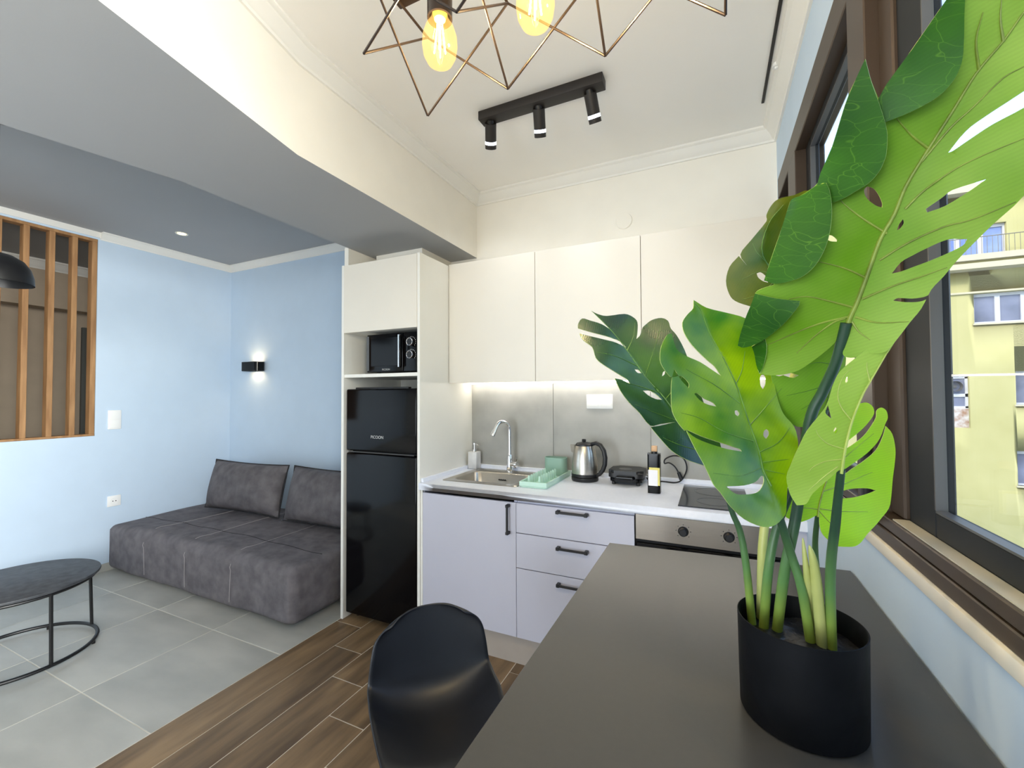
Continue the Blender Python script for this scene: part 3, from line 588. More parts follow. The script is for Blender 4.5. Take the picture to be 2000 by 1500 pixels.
for x in (-.122, .058):
    k = MB().lathe([(.0, .026), (.013, .026), (.0165, .022), (.018, .004), (.022, 0), (0, 0)], (0, 0, 0), 28)
    bmesh.ops.rotate(k.bm, cent=(0, 0, 0), matrix=Matrix.Rotation(PI/2, 3, 'X'), verts=k.bm.verts); bmesh.ops.translate(k.bm, vec=(x, FY-.002, .811), verts=k.bm.verts)
    k.build('knob', M['plas'], p)
    mk = MB()
    for a in (-2.3, -1.5, -.8, 0, .8, 1.5, 2.3): mk.cyl((x+.03*math.sin(a), FY-.0025, .811+.03*math.cos(a)), (x+.03*math.sin(a), FY-.001, .811+.03*math.cos(a)), .002, None, 8)
    stuff(mk.build('dial_markings', M['plas'], p))
d = B(-.326, .268, FY, FY+.02, .165, .736, .003, 1).build('door', M['gblk'], o)
h = MB(); h.tube([(-.26, FY, .69), (-.26, FY-.04, .69), (.20, FY-.04, .69), (.20, FY, .69)], .008, 10); h.build('handle', M['steel'], d)
B(.2735, XW, FY, FY+.018, .16, .868).build('trim_10', M['cab_w'])['kind'] = 'structure'
struct(B(-1.541, XW, 2.092, 2.108, 0, .159).build('trim_11', M['plinth']))

# worktop with the sink cut out
o = thing('worktop', 'pale grey kitchen worktop running from tall cabinet to window wall', 'worktop', (-.6, 2.3, .872))
SX0, SX1, SY0, SY1 = -1.440, -1.000, 2.180, 2.570
m = MB()
for a, b, c, d in rect_minus(-1.5415, XW, 2.026, YB-.010, [(SX0, SX1, SY0, SY1)]): m.box(a, b, c, d, .872, .910)
bmesh.ops.remove_doubles(m.bm, verts=m.bm.verts, dist=.0004)
m.build('slab', M['top'], o, normals=False)
B(-1.525, XW, YB-.028, YB-.0105, .910, .936, .002, 1).build('upstand', M['top'], o)
B(-1.5415, -1.525, 2.05, YB-.0105, .910, .934, .002, 1).build('upstand', M['top'], o)

# sink
o = thing('sink', 'stainless steel inset sink basin in the left end of the worktop', 'sink', (-1.22, 2.37, .91))
def rr(x0, x1, y0, y1, r, n=6):
    P = []
    for cx, cy, a0 in ((x1-r, y1-r, 0), (x0+r, y1-r, PI/2), (x0+r, y0+r, PI), (x1-r, y0+r, 1.5*PI)):
        for i in range(n+1): P.append((cx+r*math.cos(a0+i*PI/2/n), cy+r*math.sin(a0+i*PI/2/n)))
    return P
m = MB(); loops = []
for (x0, x1, y0, y1, r, z) in ((-1.467, -.977, 2.148, 2.600, .02, .9102), (-1.465, -.979, 2.150, 2.598, .02, .9135), (-1.425, -1.012, 2.195, 2.490, .05, .9135), (-1.418, -1.019, 2.202, 2.483, .05, .908), (-1.405, -1.032, 2.215, 2.470, .055, .775), (-1.37, -1.067, 2.25, 2.435, .05, .760)):
    loops.append([m.bm.verts.new((p[0], p[1], z)) for p in rr(x0, x1, y0, y1, r)])
for A, Bv in zip(loops, loops[1:]):
    for i in range(len(A)):
        j = (i+1) % len(A); m.bm.faces.new((A[i], A[j], Bv[j], Bv[i]))
m.bm.faces.new(loops[-1])
m.build('basin', M['steel'], o, sharp=.9)
MB().lathe([(0, .004), (.028, .004), (.036, 0)], (-1.218, 2.343, .7605), 28).build('drain', M['chrome'], o)
mm = MB()
for i in range(4): mm.cyl((-1.245+i*.014, 2.4755, .872), (-1.245+i*.014, 2.470, .872), .0045, None, 10)
stuff(mm.build('overflow_slots', M['dkgap'], o))

o = thing('faucet', 'chrome swan neck kitchen faucet behind the sink', 'faucet', (-1.206, 2.553, .9135))
MB().lathe([(0, 0), (.026, 0), (.026, .006), (.021, .012), (.020, .10), (.016, .112), (0, .112)], (-1.206, 2.553, .9135), 28).build('base', M['chrome'], o)
pts = [(-1.206, 2.553, 1.02), (-1.206, 2.553, 1.185)]
for i in range(1, 13):
    a = PI*i/12*.86; c = (1-math.cos(a))*.052; s = math.sin(a)*.058
    pts.append((-1.206-c*.55, 2.553-c*.85, 1.185+s))
e = Vector(pts[-1]); dv = (e-Vector(pts[-2])).normalized(); pts.append(tuple(e+dv*.03))
MB().tube(pts, .0125, 14).build('spout', M['chrome'], o)
q = e+dv*.028; MB().cyl(q, q+dv*.036, .0155, .0155, 20).build('spray_head', M['chrome'], o)
lv = MB(); lv.cyl((-1.206, 2.553, .962), (-1.152, 2.545, .962), .019, .019, 24); lv.cyl((-1.165, 2.547, .962), (-1.150, 2.545, .962), .021, .0205, 24)
lv.tube([(-1.158, 2.546, .975), (-1.150, 2.540, 1.01)], [.006, .0045], 10); lv.build('lever', M['chrome'], o)

o = thing('soap_dispenser', 'white marble effect soap dispenser in the corner beside the sink', 'dispenser', (-1.489, 2.582, .911))
B(-1.5235, -1.4545, 2.548, 2.612, .911, 1.028, .006).build('bottle', M['marble'], o)
MB().lathe([(0, 0), (.015, 0), (.015, .012), (.005, .014), (.005, .045), (.011, .047), (.011, .058), (0, .058)], (-1.489, 2.582, 1.028), 20).build('pump', M['chrome'], o)
MB().tube([(-1.489, 2.582, 1.079), (-1.455, 2.560, 1.079), (-1.442, 2.552, 1.074)], .005, 10).build('nozzle', M['chrome'], o)

# dish rack
o = thing('dish_rack', 'mint green dish drying rack with pegs and a utensil cup beside the sink', 'rack', (-.885, 2.38, .911))
def tilt(x, y): return (x, y)
m = MB(); RX0, RX1, RY0, RY1 = -.968, -.806, 2.165, 2.600
m.prism(rr(RX0, RX1, RY0, RY1, .02), .911, .917)
for a, b, c, d in ((RX0, RX1, RY0, RY0+.008), (RX0, RX1, RY1-.008, RY1), (RX0, RX0+.008, RY0+.008, RY1-.008), (RX1-.008, RX1, RY0+.008, RY1-.008)): m.box(a, b, c, d, .9165, .942, .002, 1)
m.build('tray', M['mint'], o)
for x in (-.925, -.862):
    for i in range(8):
        y = 2.205+i*.036
        MB().lathe([(0, 0), (.0085, 0), (.0065, .045), (.004, .052), (0, .054)], (x, y, .917), 12).build('peg', M['mint'], o)
m = MB(); L = [rr(-.957, -.818, 2.515, 2.590, .03)]
A = [[m.bm.verts.new((p[0], p[1], z)) for p in rr(-.957+i, -.818-i, 2.515+i, 2.590-i, .03-i)] for i, z in ((0, .918), (0, 1.026), (.004, 1.026), (.004, .925))]
for P, Q in zip(A, A[1:]):
    for i in range(len(P)): m.bm.faces.new((P[i], P[(i+1) % len(P)], Q[(i+1) % len(P)], Q[i]))
m.bm.faces.new(A[0][::-1]); m.bm.faces.new(A[-1]); m.build('utensil_cup', M['mintd'], o)

# kettle
kc = (-.686, 2.49, .911)
o = thing('kettle', 'stainless steel electric kettle with black handle and base', 'kettle', kc)
MB().lathe([(0, 0), (.076, 0), (.079, .006), (.079, .020), (.074, .024), (0, .024)], kc, 40).build('power_base', M['plas'], o)
MB().lathe([(.072, .024), (.0765, .030), (.077, .06), (.074, .11), (.066, .165), (.056, .198), (.052, .206), (0, .206)], kc, 48).build('body', M['steel'], o)
MB().lathe([(.078, .026), (.0785, .040), (.0765, .043)], kc, 40).build('base_ring', M['plas'], o)
MB().lathe([(.0535, .203), (.053, .211), (.046, .219), (.02, .224), (0, .224)], kc, 36).build('lid', M['plas'], o)
MB().lathe([(0, .222), (.010, .222), (.013, .236), (.010, .241), (0, .242)], (kc[0]-.004, kc[1], kc[2]), 20).build('lid_knob', M['plas'], o)
m = MB()
sv = [(-.054, -.018, .205), (-.054, .018, .205), (-.066, .012, .155), (-.066, -.012, .155), (-.088, 0, .207), (-.083, 0, .165)]
v = [m.bm.verts.new((kc[0]+a, kc[1]+b, kc[2]+c)) for a, b, c in sv]
for f in ((0, 1, 4), (0, 4, 5, 3), (1, 2, 5, 4), (2, 3, 5)): m.bm.faces.new([v[i] for i in f])
m.build('spout', M['steel'], o)
hp = [(.045, .214), (.075, .222), (.105, .210), (.126, .180), (.134, .140), (.131, .100), (.118, .068), (.098, .044), (.078, .034)]
MB().tube([(kc[0]+a*.94, kc[1]-a*.16, kc[2]+b) for a, b in hp], [.011, .012, .013, .0135, .0135, .013, .0125, .012, .011], 12).build('handle', M['plas'], o)

# sandwich grill
o = thing('sandwich_grill', 'closed black sandwich grill on the worktop beside the kettle', 'grill', (-.45, 2.525, .911))
g0, g1, gy0, gy1 = -.538, -.346, 2.425, 2.612
m = MB(); m.prism(rr(g0+.008, g1-.008, gy0+.008, gy1-.008, .03), .926, .950); bmesh.ops.bevel(m.bm, geom=[e for e in m.bm.edges if abs(e.verts[0].co.z-e.verts[1].co.z) < 1e-5], offset=.006, segments=2, affect='EDGES'); m.build('lower_shell', M['gblk'], o)
m = MB(); m.prism(rr(g0, g1, gy0, gy1, .035), .952, .990); bmesh.ops.bevel(m.bm, geom=[e for e in m.bm.edges if e.verts[0].co.z > .985 and e.verts[1].co.z > .985], offset=.014, segments=3, affect='EDGES'); m.build('lid', M['plas'], o)
m = MB(); m.tube([(-.485, 2.428, .955), (-.480, 2.398, .957), (-.40, 2.398, .957), (-.395, 2.428, .955)], .009, 10); m.build('handle', M['gblk'], o)
MB().cyl((-.452, 2.50, .9895), (-.452, 2.50, .9915), .034, .034, 28).build('badge', M['graym'], o)
for x in (g0+.03, g1-.03):
    for y in (gy0+.03, gy1-.03): MB().cyl((x, y, .911), (x, y, .928), .011).build('foot', M['plas'], o)
for x in (g0-.004, g1+.004): MB().cyl((x-.006, 2.585, .945), (x+.006, 2.585, .945), .012).build('hinge', M['chrome'], o)

o = thing('oil_bottle', 'square black bottle with white and yellow label and wooden cap', 'bottle', (-.275, 2.325, .911))
m = MB(); m.prism(rr(-.305, -.243, 2.295, 2.355, .010), .911, 1.112); bmesh.ops.bevel(m.bm, geom=[e for e in m.bm.edges if e.verts[0].co.z > 1.11 and e.verts[1].co.z > 1.11], offset=.008, segments=2, affect='EDGES'); m.build('bottle_body', M['gblk'], o)
MB().cyl((-.272, 2.325, 1.110), (-.272, 2.325, 1.122), .015, .014).build('neck', M['plas'], o)
B(-.286, -.258, 2.312, 2.338, 1.121, 1.150, .003).build('cap', M['cork'], o)
B(-.296, -.244, 2.2940, 2.2952, .952, 1.042).build('label_back', M['yel'], o)
B(-.300, -.254, 2.2925, 2.2940, .950, 1.030).build('label_front', M['paper'], o)

# cable of the grill
pts = [(-.348, 2.585, .935), (-.33, 2.59, .918), (-.26, 2.59, .918), (-.19, 2.588, .918), (-.155, 2.597, .94), (-.132, 2.60, 1.0), (-.150, 2.602, 1.055), (-.20, 2.604, 1.066), (-.245, 2.605, 1.045), (-.250, 2.600, 1.020), (-.225, 2.598, 1.025), (-.195, 2.600, 1.005), (-.172, 2.601, .965)]
def smooth(P, n=6):
    P = [Vector(p) for p in P]; R = []
    for i in range(len(P)-1):
        a, b, c, d = P[max(i-1, 0)], P[i], P[i+1], P[min(i+2, len(P)-1)]
        for k in range(n):
            t = k/n; R.append(.5*((2*b)+(c-a)*t+(2*a-5*b+4*c-d)*t*t+(3*b-a-3*c+d)*t**3))
    return R+[P[-1]]
o = thing('power_cable', 'black power cable looped on the worktop behind the bottle', 'cable', (-.2, 2.6, .911))
MB().tube(smooth(pts), .004, 8).build('cord', M['plas'], o)
MB().cyl((-.176, 2.601, .975), (-.160, 2.6005, .936), .009, .013, 14).build('plug', M['plas'], o)

o = thing('hob', 'black glass two zone ceramic hob set in the worktop', 'hob', (0, 2.33, .911))
B(-.146, .150, 2.085, 2.568, .911, .915, .0015, 1).build('glass_plate', mat('hob_glass', (40, 44, 52), .16, var=.06, coat=.2), o)
for y, r in ((2.215, .075), (2.43, .09)):
    MB().tube([(.005+r*math.cos(t*PI/24), y+r*math.sin(t*PI/24), .9151) for t in range(48)], .0012, 4, True).build('cooking_zone', M['graym'], o)

# wall fittings
o = thing('double_switch_plate', 'white double switch plate on the concrete look splashback', 'switch', (-.628, 2.636, 1.37))
B(-.710, -.547, 2.628, 2.637, 1.328, 1.416, .003).build('plate', M['switch'], o)
for x in (-.670, -.588): B(x-.034, x+.034, 2.6245, 2.629, 1.339, 1.405, .003).build('rocker', M['switch'], o)
tag(MB().cyl((-.4695, YB-.008, 2.474), (-.4695, YB-.0002, 2.474), .047, .050, 40).build('vent_cover', M['cream']), 'round cream cover cap on the wall above the wall cabinets', 'cover')

o = thing('light_switch', 'white two gang light switch on the light blue wall', 'switch', (XL, 1.835, 1.226))
B(XL+.0003, XL+.009, 1.791, 1.878, 1.148, 1.305, .003).build('plate', M['switch'], o)
for z0, z1 in ((1.157, 1.224), (1.229, 1.296)): B(XL+.008, XL+.013, 1.800, 1.869, z0, z1, .003).build('rocker', M['switch'], o)
o = thing('wall_socket', 'white wall socket low on the light blue wall left of sofa', 'socket', (XL, 1.84, .558))
B(XL+.0003, XL+.009, 1.796, 1.884, .515, .602, .003).build('plate', M['switch'], o)
MB().cyl((XL+.0075, 1.84, .558), (XL+.0105, 1.84, .558), .030, .028, 28).build('socket_well', M['switch'], o)
for y in (1.830, 1.850): MB().cyl((XL+.010, y, .558), (XL+.0115, y, .558), .004, None, 10).build('contact_hole', M['dkgap'], o)
# ------------------------------------------------------------------ living corner
o = thing('sofa', 'low dark grey velvet sofa bed with stitched seams against the blue walls', 'sofa', (-3.37, 2.25, 0))
m = MB(); m.box(-4.46, -2.285, 1.79, 2.70, .028, .382)
bmesh.ops.bevel(m.bm, geom=list(m.bm.edges), offset=.055, segments=5, profile=.55, affect='EDGES')
bmesh.ops.subdivide_edges(m.bm, edges=[e for e in m.bm.edges if e.calc_length() > .4], cuts=24, use_grid_fill=True)
rnd = random.Random(3)
for v in m.bm.verts:
    c = v.co
    w = .006*math.sin(c.x*7+1)*math.sin(c.y*6)+.004*math.sin(c.x*15+c.z*9)
    k = (c.x+4.46)/2.175
    if c.z > .355: v.co.z += w+.018*math.sin(PI*min(1, max(0, k)))
    elif c.y < 1.80: v.co.y -= w+.008
m.build('seat_body', M['sofa'], o, sharp=1.2)
def sofa_front(x, z): return 1.79-(.006*math.sin(x*7+1)*math.sin(1.79*6)+.004*math.sin(x*15+z*9))-.009
def sofa_top(x, y):
    k = (x+4.46)/2.175; w = .006*math.sin(x*7+1)*math.sin(y*6)+.004*math.sin(x*15+.382*9)
    return .382+w+.018*math.sin(PI*k)
for x in (-3.880, -3.370, -2.860):
    P = [(x, sofa_front(x, .08+.24*i/6), .08+.24*i/6) for i in range(7)]+[(x, y, sofa_top(x, y)+.0005) for y in (1.852, 1.95, 2.05, 2.2, 2.4, 2.6)]
    MB().tube(smooth(P, 3), .0022, 6).build('seam', M['seam'], o)
MB().tube([(-4.42+2.1*i/40, 2.035, sofa_top(-4.42+2.1*i/40, 2.035)+.0005) for i in range(41)], .0022, 6).build('seam', M['pipe'], o)
for x in (-4.35, -2.40):
    for y in (1.90, 2.60): MB().cyl((x, y, 0), (x, y, .035), .025).build('foot', M['plas'], o)
def cushion(cx, y0, y1, z0, z1, w, t, label, yaw=0.0):
    o = thing('cushion', label, 'cushion', (cx, (y0+y1)/2, z0), 'large velvet back cushions on the sofa bed')
    h = (z1-z0)/2; up = Vector((0, y1-y0, z1-z0)).normalized(); rt = Vector((math.cos(yaw), math.sin(yaw), 0)); nr = rt.cross(up).normalized()
    c = Vector((cx, (y0+y1)/2, (z0+z1)/2))+(-nr)*(t*.5) if nr.y < 0 else Vector((cx, (y0+y1)/2, (z0+z1)/2))+nr*(t*.5)
    H = math.hypot(y1-y0, z1-z0)/2
    def P(u, v, s):
        u, v = 2*u-1, 2*v-1
        a, b = abs(u), abs(v)
        th = t*.5*(max(0, 1-a**3.2)**.62)*(max(0, 1-b**3.2)**.62)*(1+.05*math.sin(5*u+3*v))
        x = u*(w/2)*(1-.045*(1-b**2)*a**4); z = v*H*(1-.06*(1-a**2)*b**4)
        return c+rt*x+up*z+nr*th*s
    m = MB(); m.grid(lambda u, v: P(u, v, 1), 30, 20); m.grid(lambda u, v: P(u, v, -1), 30, 20)
    bmesh.ops.remove_doubles(m.bm, verts=m.bm.verts, dist=.0008)
    b = m.build('cover', M['cush'], o, sharp=1.4)
    n = 20; R = [P(i/n, 0, 0) for i in range(n)]+[P(1, i/n, 0) for i in range(n)]+[P(1-i/n, 1, 0) for i in range(n)]+[P(0, 1-i/n, 0) for i in range(n)]
    MB().tube(R, .006, 6, True).build('piping', M['pipe'], o)
cushion(-3.72, 2.29, 2.385, .434, .852, .95, .22, 'left grey velvet cushion leaning in the blue corner on the sofa', .03)
cushion(-2.70, 2.29, 2.395, .434, .858, .95, .22, 'right grey velvet cushion half hidden by the tall cabinet')

cc = (-3.45, 1.005)
o = thing('coffee_table', 'round coffee table with charcoal top on a thin black metal frame', 'table', (cc[0], cc[1], 0))
MB().lathe([(0, .395), (.318, .395), (.328, .399), (.330, .405), (.328, .412), (.322, .415), (0, .415)], (cc[0], cc[1], 0), 96).build('table_top', M['ctop'], o)
MB().tube([(cc[0]+.318*math.cos(t*PI/48), cc[1]+.318*math.sin(t*PI/48), .022) for t in range(96)], .0095, 10, True).build('base_ring', M['blk'], o)
MB().tube([(cc[0]+.305*math.cos(t*PI/48), cc[1]+.305*math.sin(t*PI/48), .385) for t in range(96)], .008, 10, True).build('top_ring', M['blk'], o)
for a in (6, 92, 186, 272):
    a = math.radians(a); MB().tube([(cc[0]+.318*math.cos(a), cc[1]+.318*math.sin(a), .022), (cc[0]+.305*math.cos(a), cc[1]+.305*math.sin(a), .39)], .0085, 10).build('leg', M['blk'], o)
for a in (50, 140, 230, 320):
    a = math.radians(a); MB().cyl((cc[0]+.318*math.cos(a), cc[1]+.318*math.sin(a), 0), (cc[0]+.318*math.cos(a), cc[1]+.318*math.sin(a), .016), .009).build('foot', M['plas'], o)

# slat screen in the wall opening
o = thing('slat_screen', 'oak slat screen filling the opening in the blue wall', 'screen', (XL, 1.02, OZ0))
B(XL-.075, XL-.002, OY0+.001, OY1-.001, OZ0+.0005, OZ0+.017, .002, 1).build('bottom_rail', M['wood_s'], o)
B(XL-.075, XL-.002, OY0+.001, OY1-.001, OZ1-.022, OZ1-.0005, .002, 1).build('top_rail', M['wood_s'], o)
yy = [1.678-.1235*k-.004*k for k in range(11)]
for i, y in enumerate((1.6945, 1.577, 1.4495, 1.315, 1.180, 1.046, .912, .778, .644, .510, .376)):
    B(XL-.070, XL-.004, y-.016, y+.016, OZ0+.017, OZ1-.022, .0015, 1).build('slat', M['wood_s'], o)

# wall sconce
sx, sy, sz = -4.056, 2.775, 1.703
o = thing('wall_sconce', 'small black wall sconce glowing up and down on the blue wall', 'lamp', (sx, sy, sz))
P = rr(sx-.122, sx+.122, sy-.100, sy-.0005, .035, 8); Pi = rr(sx-.116, sx+.116, sy-.094, sy-.0065, .030, 8)
m = MB(); n = len(P)
a0 = [m.bm.verts.new((p[0], p[1], sz-.044)) for p in P]; a1 = [m.bm.verts.new((p[0], p[1], sz+.044)) for p in P]
b0 = [m.bm.verts.new((p[0], p[1], sz-.044)) for p in Pi]; b1 = [m.bm.verts.new((p[0], p[1], sz+.044)) for p in Pi]
for i in range(n):
    j = (i+1) % n
    m.bm.faces.new((a0[i], a0[j], a1[j], a1[i])); m.bm.faces.new((b0[j], b0[i], b1[i], b1[j])); m.bm.faces.new((a1[i], a1[j], b1[j], b1[i])); m.bm.faces.new((a0[j], a0[i], b0[i], b0[j]))
m.build('shade', M['gblk'], o)
MB().prism(Pi, sz-.008, sz+.008).build('lens', M['warm'], o)
for dz in (-1, 1): light('sconce_bulb', 'SPOT', (sx+.01, sy-.052, sz+dz*.012), SCON, (1.0, .74, .44), (0, .12, dz), spot_size=2.3, spot_blend=.6, shadow_soft_size=.02)

# recessed downlight
o = thing('downlight', 'small lit recessed downlight in the grey living room ceiling', 'lamp', (-3.914, 2.018, 2.75))
MB().lathe([(.028, 0), (.034, -.004), (.043, -.005), (.045, -.001), (.045, 0)], (-3.914, 2.018, 2.7498), 36).build('trim_ring', M['white'], o)
MB().cyl((-3.914, 2.018, 2.7478), (-3.914, 2.018, 2.7496), .030, None, 28).build('lens', M['down'], o)
light('downlight_bulb', 'SPOT', (-3.914, 2.018, 2.735), DOWN, (1.0, .88, .68), (0, 0, -1), spot_size=1.6, spot_blend=.7, shadow_soft_size=.03)

# black dome pendant at the left edge
o = thing('dome_pendant', 'black dome pendant lamp hanging in front of the slat screen', 'lamp', (-3.03, .79, 2.03))
MB().lathe([(.125, -.075), (.123, -.04), (.112, .0), (.09, .035), (.055, .058), (.02, .068), (0, .068), (0, .062), (.018, .062), (.05, .052), (.085, .03), (.108, -.002), (.119, -.04), (.121, -.075)], (-3.03, .79, 2.03), 48).build('shade', M['blk'], o)
MB().tube([(-3.03, .79, 2.095), (-3.03, .79, 2.74)], .003, 6).build('cord', M['blk'], o)
MB().cyl((-3.03, .79, 2.728), (-3.03, .79, 2.7498), .05, None, 28).build('ceiling_cup', M['blk'], o)

# ------------------------------------------------------------------ ceiling spot bar
o = thing('spot_bar', 'black ceiling spot bar with three cylinder spotlights', 'lamp', (-.725, 1.87, 2.83))
B(-1.034, -.412, 1.838, 1.904, 2.786, 2.8299, .003).build('bar', M['blkm'], o)
for xt, p1 in ((-.985, (-1.024, 1.955, 2.700)), (-.727, (-.748, 1.955, 2.688)), (-.480, (-.473, 1.955, 2.684))):
    p0 = Vector((xt, 1.880, 2.790)); p1 = Vector(p1); L = (p1-p0).length; ax = (p1-p0).normalized()
    s_ = MB(); s_.cyl(p0+ax*.010, p0+ax*(L-.034), .0285, None, 32); sp = s_.build('spotlight', M['blkm'], o)
    MB().cyl(p0-ax*.006, p0+ax*.02, .018, None, 20).build('swivel', M['blk'], sp)
    MB().cyl(p0+ax*(L-.0345), p0+ax*(L-.020), .0285, None, 32).build('lens_ring', M['spotl'], sp)
    MB().cyl(p0+ax*(L-.0205), p0+ax*L, .0288, None, 32).build('rim', M['blkm'], sp)
    light('spot_bulb', 'SPOT', p0+ax*(L+.006), SPOT, (.92, .95, 1.0), ax, spot_size=1.3, spot_blend=.6, shadow_soft_size=.025)

# curtain track and ceiling hook
tag(B(.240, .252, -2.4, 2.372, 2.8235, 2.8299, .0005, 1).build('curtain_track', M['blkm']), 'thin dark curtain track on the ceiling along the window wall', 'track')
o = thing('ceiling_hook', 'small white hook fitting on the ceiling beside the curtain track', 'hook', (.272, 2.118, 2.83))
MB().cyl((.272, 2.118, 2.8155), (.272, 2.118, 2.8299), .017, None, 24).build('plate', M['switch'], o)
MB().cyl((.272, 2.118, 2.809), (.272, 2.118, 2.816), .006, None, 16).build('screw', M['switch'], o)

# ------------------------------------------------------------------ cage pendant
ax0, adx, ny, fy, zb, zt = -.527, .185, .543, .724, 2.0, 2.166
o = thing('cage_pendant', 'dark bronze wire cage pendant with three glowing filament bulbs', 'lamp', (ax0+adx*1.5, (ny+fy)/2, zt))
def rod(a, b): MB().tube([a, b], .0022, 8).build('cage_wire', M['cage'], o)
X = [ax0+adx*i for i in range(4)]
for y in (ny, fy):
    for i in range(3):
        rod((X[i], y, zb), (X[i+1], y, zt)); rod((X[i], y, zt), (X[i+1], y, zb))
for x in X:
    rod((x, ny, zb), (x, fy, zt)); rod((x, fy, zb), (x, ny, zt))
yc = (ny+fy)/2
B(X[0]-.01, X[3]+.01, yc-.016, yc+.016, 2.166, 2.190, .003).build('bar', M['cage'], o)
for x in X: MB().tube([(x, ny, zt), (x, fy, zt)], .0026, 8).build('cross_wire', M['cage'], o)
for x in (X[0]+.05, X[3]-.05): MB().tube([(x, yc, 2.188), (x, yc, 2.81)], .0018, 6).build('cable', M['blk'], o)
B(X[0]+.02, X[3]-.02, yc-.03, yc+.03, 2.806, 2.8299, .003).build('ceiling_plate', M['cage'], o)
for i in range(3):
    x = X[i]+adx/2; c = (x, yc, 2.0)
    sk = MB().lathe([(0, .168), (.0225, .168), (.0225, .097), (.0205, .095), (.0195, .150), (0, .150)], c, 28).build('socket', M['cage'], o)
    b = MB().lathe([(.013, .118), (.0145, .100), (.018, .092), (.0255, .080), (.0305, .064), (.0315, .048), (.029, .031), (.0225, .018), (.012, .0115), (0, .0105)], c, 32).build('bulb', M['bulb'], o)
    MB().lathe([(.0125, .122), (.0128, .106), (.010, .096), (0, .094)], c, 20).build('bulb_neck', M['neck'], b)
    for k in range(4):
        a = k*PI/2+.5; MB().tube([(x+.004*math.cos(a), yc+.004*math.sin(a), 2.088), (x+.010*math.cos(a), yc+.010*math.sin(a), 2.034)], .0012, 6).build('filament', M['fil'], b)
    light('pendant_bulb', 'POINT', (x, yc, 2.055), PEND, (1.0, .80, .52), shadow_soft_size=.018)

# ------------------------------------------------------------------ bar table
o = thing('bar_table', 'charcoal grey bar table against the window wall', 'table', (.01, .78, 0))
tp = MB().prism([(-.303, 1.384), (.330, 1.430), (.330, .12), (-.306, .12)], .918, .944)
bmesh.ops.bevel(tp.bm, geom=[e for e in tp.bm.edges], offset=.0012, segments=1, affect='EDGES'); tp.build('table_top', M['table'], o)
for x in (-.235, .27):
    for y in (.22, 1.30): B(x-.022, x+.022, y-.022, y+.022, 0, .918, .003, 1).build('leg', M['blk'], o)
for y in (.22, 1.30): B(-.213, .248, y-.018, y+.018, .875, .9175, .002, 1).build('cross_rail', M['blk'], o)

# ------------------------------------------------------------------ bar chair
CX, CY, CZ, CA, CS, CH, CC, CWT, CL, CK = CHAIR
o = thing('shell_chair', 'black plastic shell chair beside the charcoal table', 'chair', (CX, CY, 0))
fd, sd = Vector((math.cos(CA), math.sin(CA), 0)), Vector((-math.sin(CA), math.cos(CA), 0))
prof = [(.205, -.030, .150, .0), (.195, -.006, .168, .0), (.15, .004, .185, .0), (.07, -.004, .198, .0), (-.02, -.010, .208, .0), (-.09, -.004, .210, .06), (-.135, .016, .211, .18), (-.165, .052, .210, .40), (-.183, .100, .208, .66), (-.196, .155, .203, .88), (-.206, .21, .196, 1), (-.214, .255, .184, 1), (-.219, .285, .160, 1), (-.221, .300, .125, 1)]
prof = [(a*CS, z*(CH if z > .02 else 1)*CS, w*CS*(1+(CWT-1)*max(0, (z-.1)/.2)), k) for a, z, w, k in prof]
def shell(u, v):
    t = u*(len(prof)-1); i = min(int(t), len(prof)-2); f = t-i
    def cr(k):
        p = [prof[max(0, min(len(prof)-1, i+d))][k] for d in (-1, 0, 1, 2)]
        return .5*((2*p[1])+(p[2]-p[0])*f+(2*p[0]-5*p[1]+4*p[2]-p[3])*f*f+(3*p[1]-p[0]-3*p[2]+p[3])*f**3)
    a, z, w, k = cr(0), cr(1), cr(2), max(0, min(1, cr(3)))
    s = 2*v-1
    z += (1-k)**CK*CL*abs(s)**2.2*(1-min(1, max(0, (a/CS+.02)/.225))*.8) + k*(-.030*abs(s)**3.5)
    a += k*CC*abs(s)**2.0
    p = Vector((CX, CY, CZ))+fd*a+sd*(s*w)+Vector((0, 0, z)); return p
m = MB(); m.grid(shell, 60, 32)
so = m.build('seat_shell', M['chair'], o, sharp=3.2)
md = so.modifiers.new('thick', 'SOLIDIFY'); md.thickness = .006; md.offset = 0
for a, s in ((.13, .13), (.13, -.13), (-.11, .13), (-.11, -.13)):
    t0 = Vector((CX, CY, CZ-.014))+fd*a*.75+sd*s*.75; t1 = Vector((CX, CY, .0))+fd*a*1.45+sd*s*1.45
    MB().tube([t0, t1], [.011, .009], 12).build('leg', M['blk'], o)
B(CX-.09, CX+.09, CY-.09, CY+.09, CZ-.026, CZ-.012, .004).build('seat_mount', M['blk'], o)

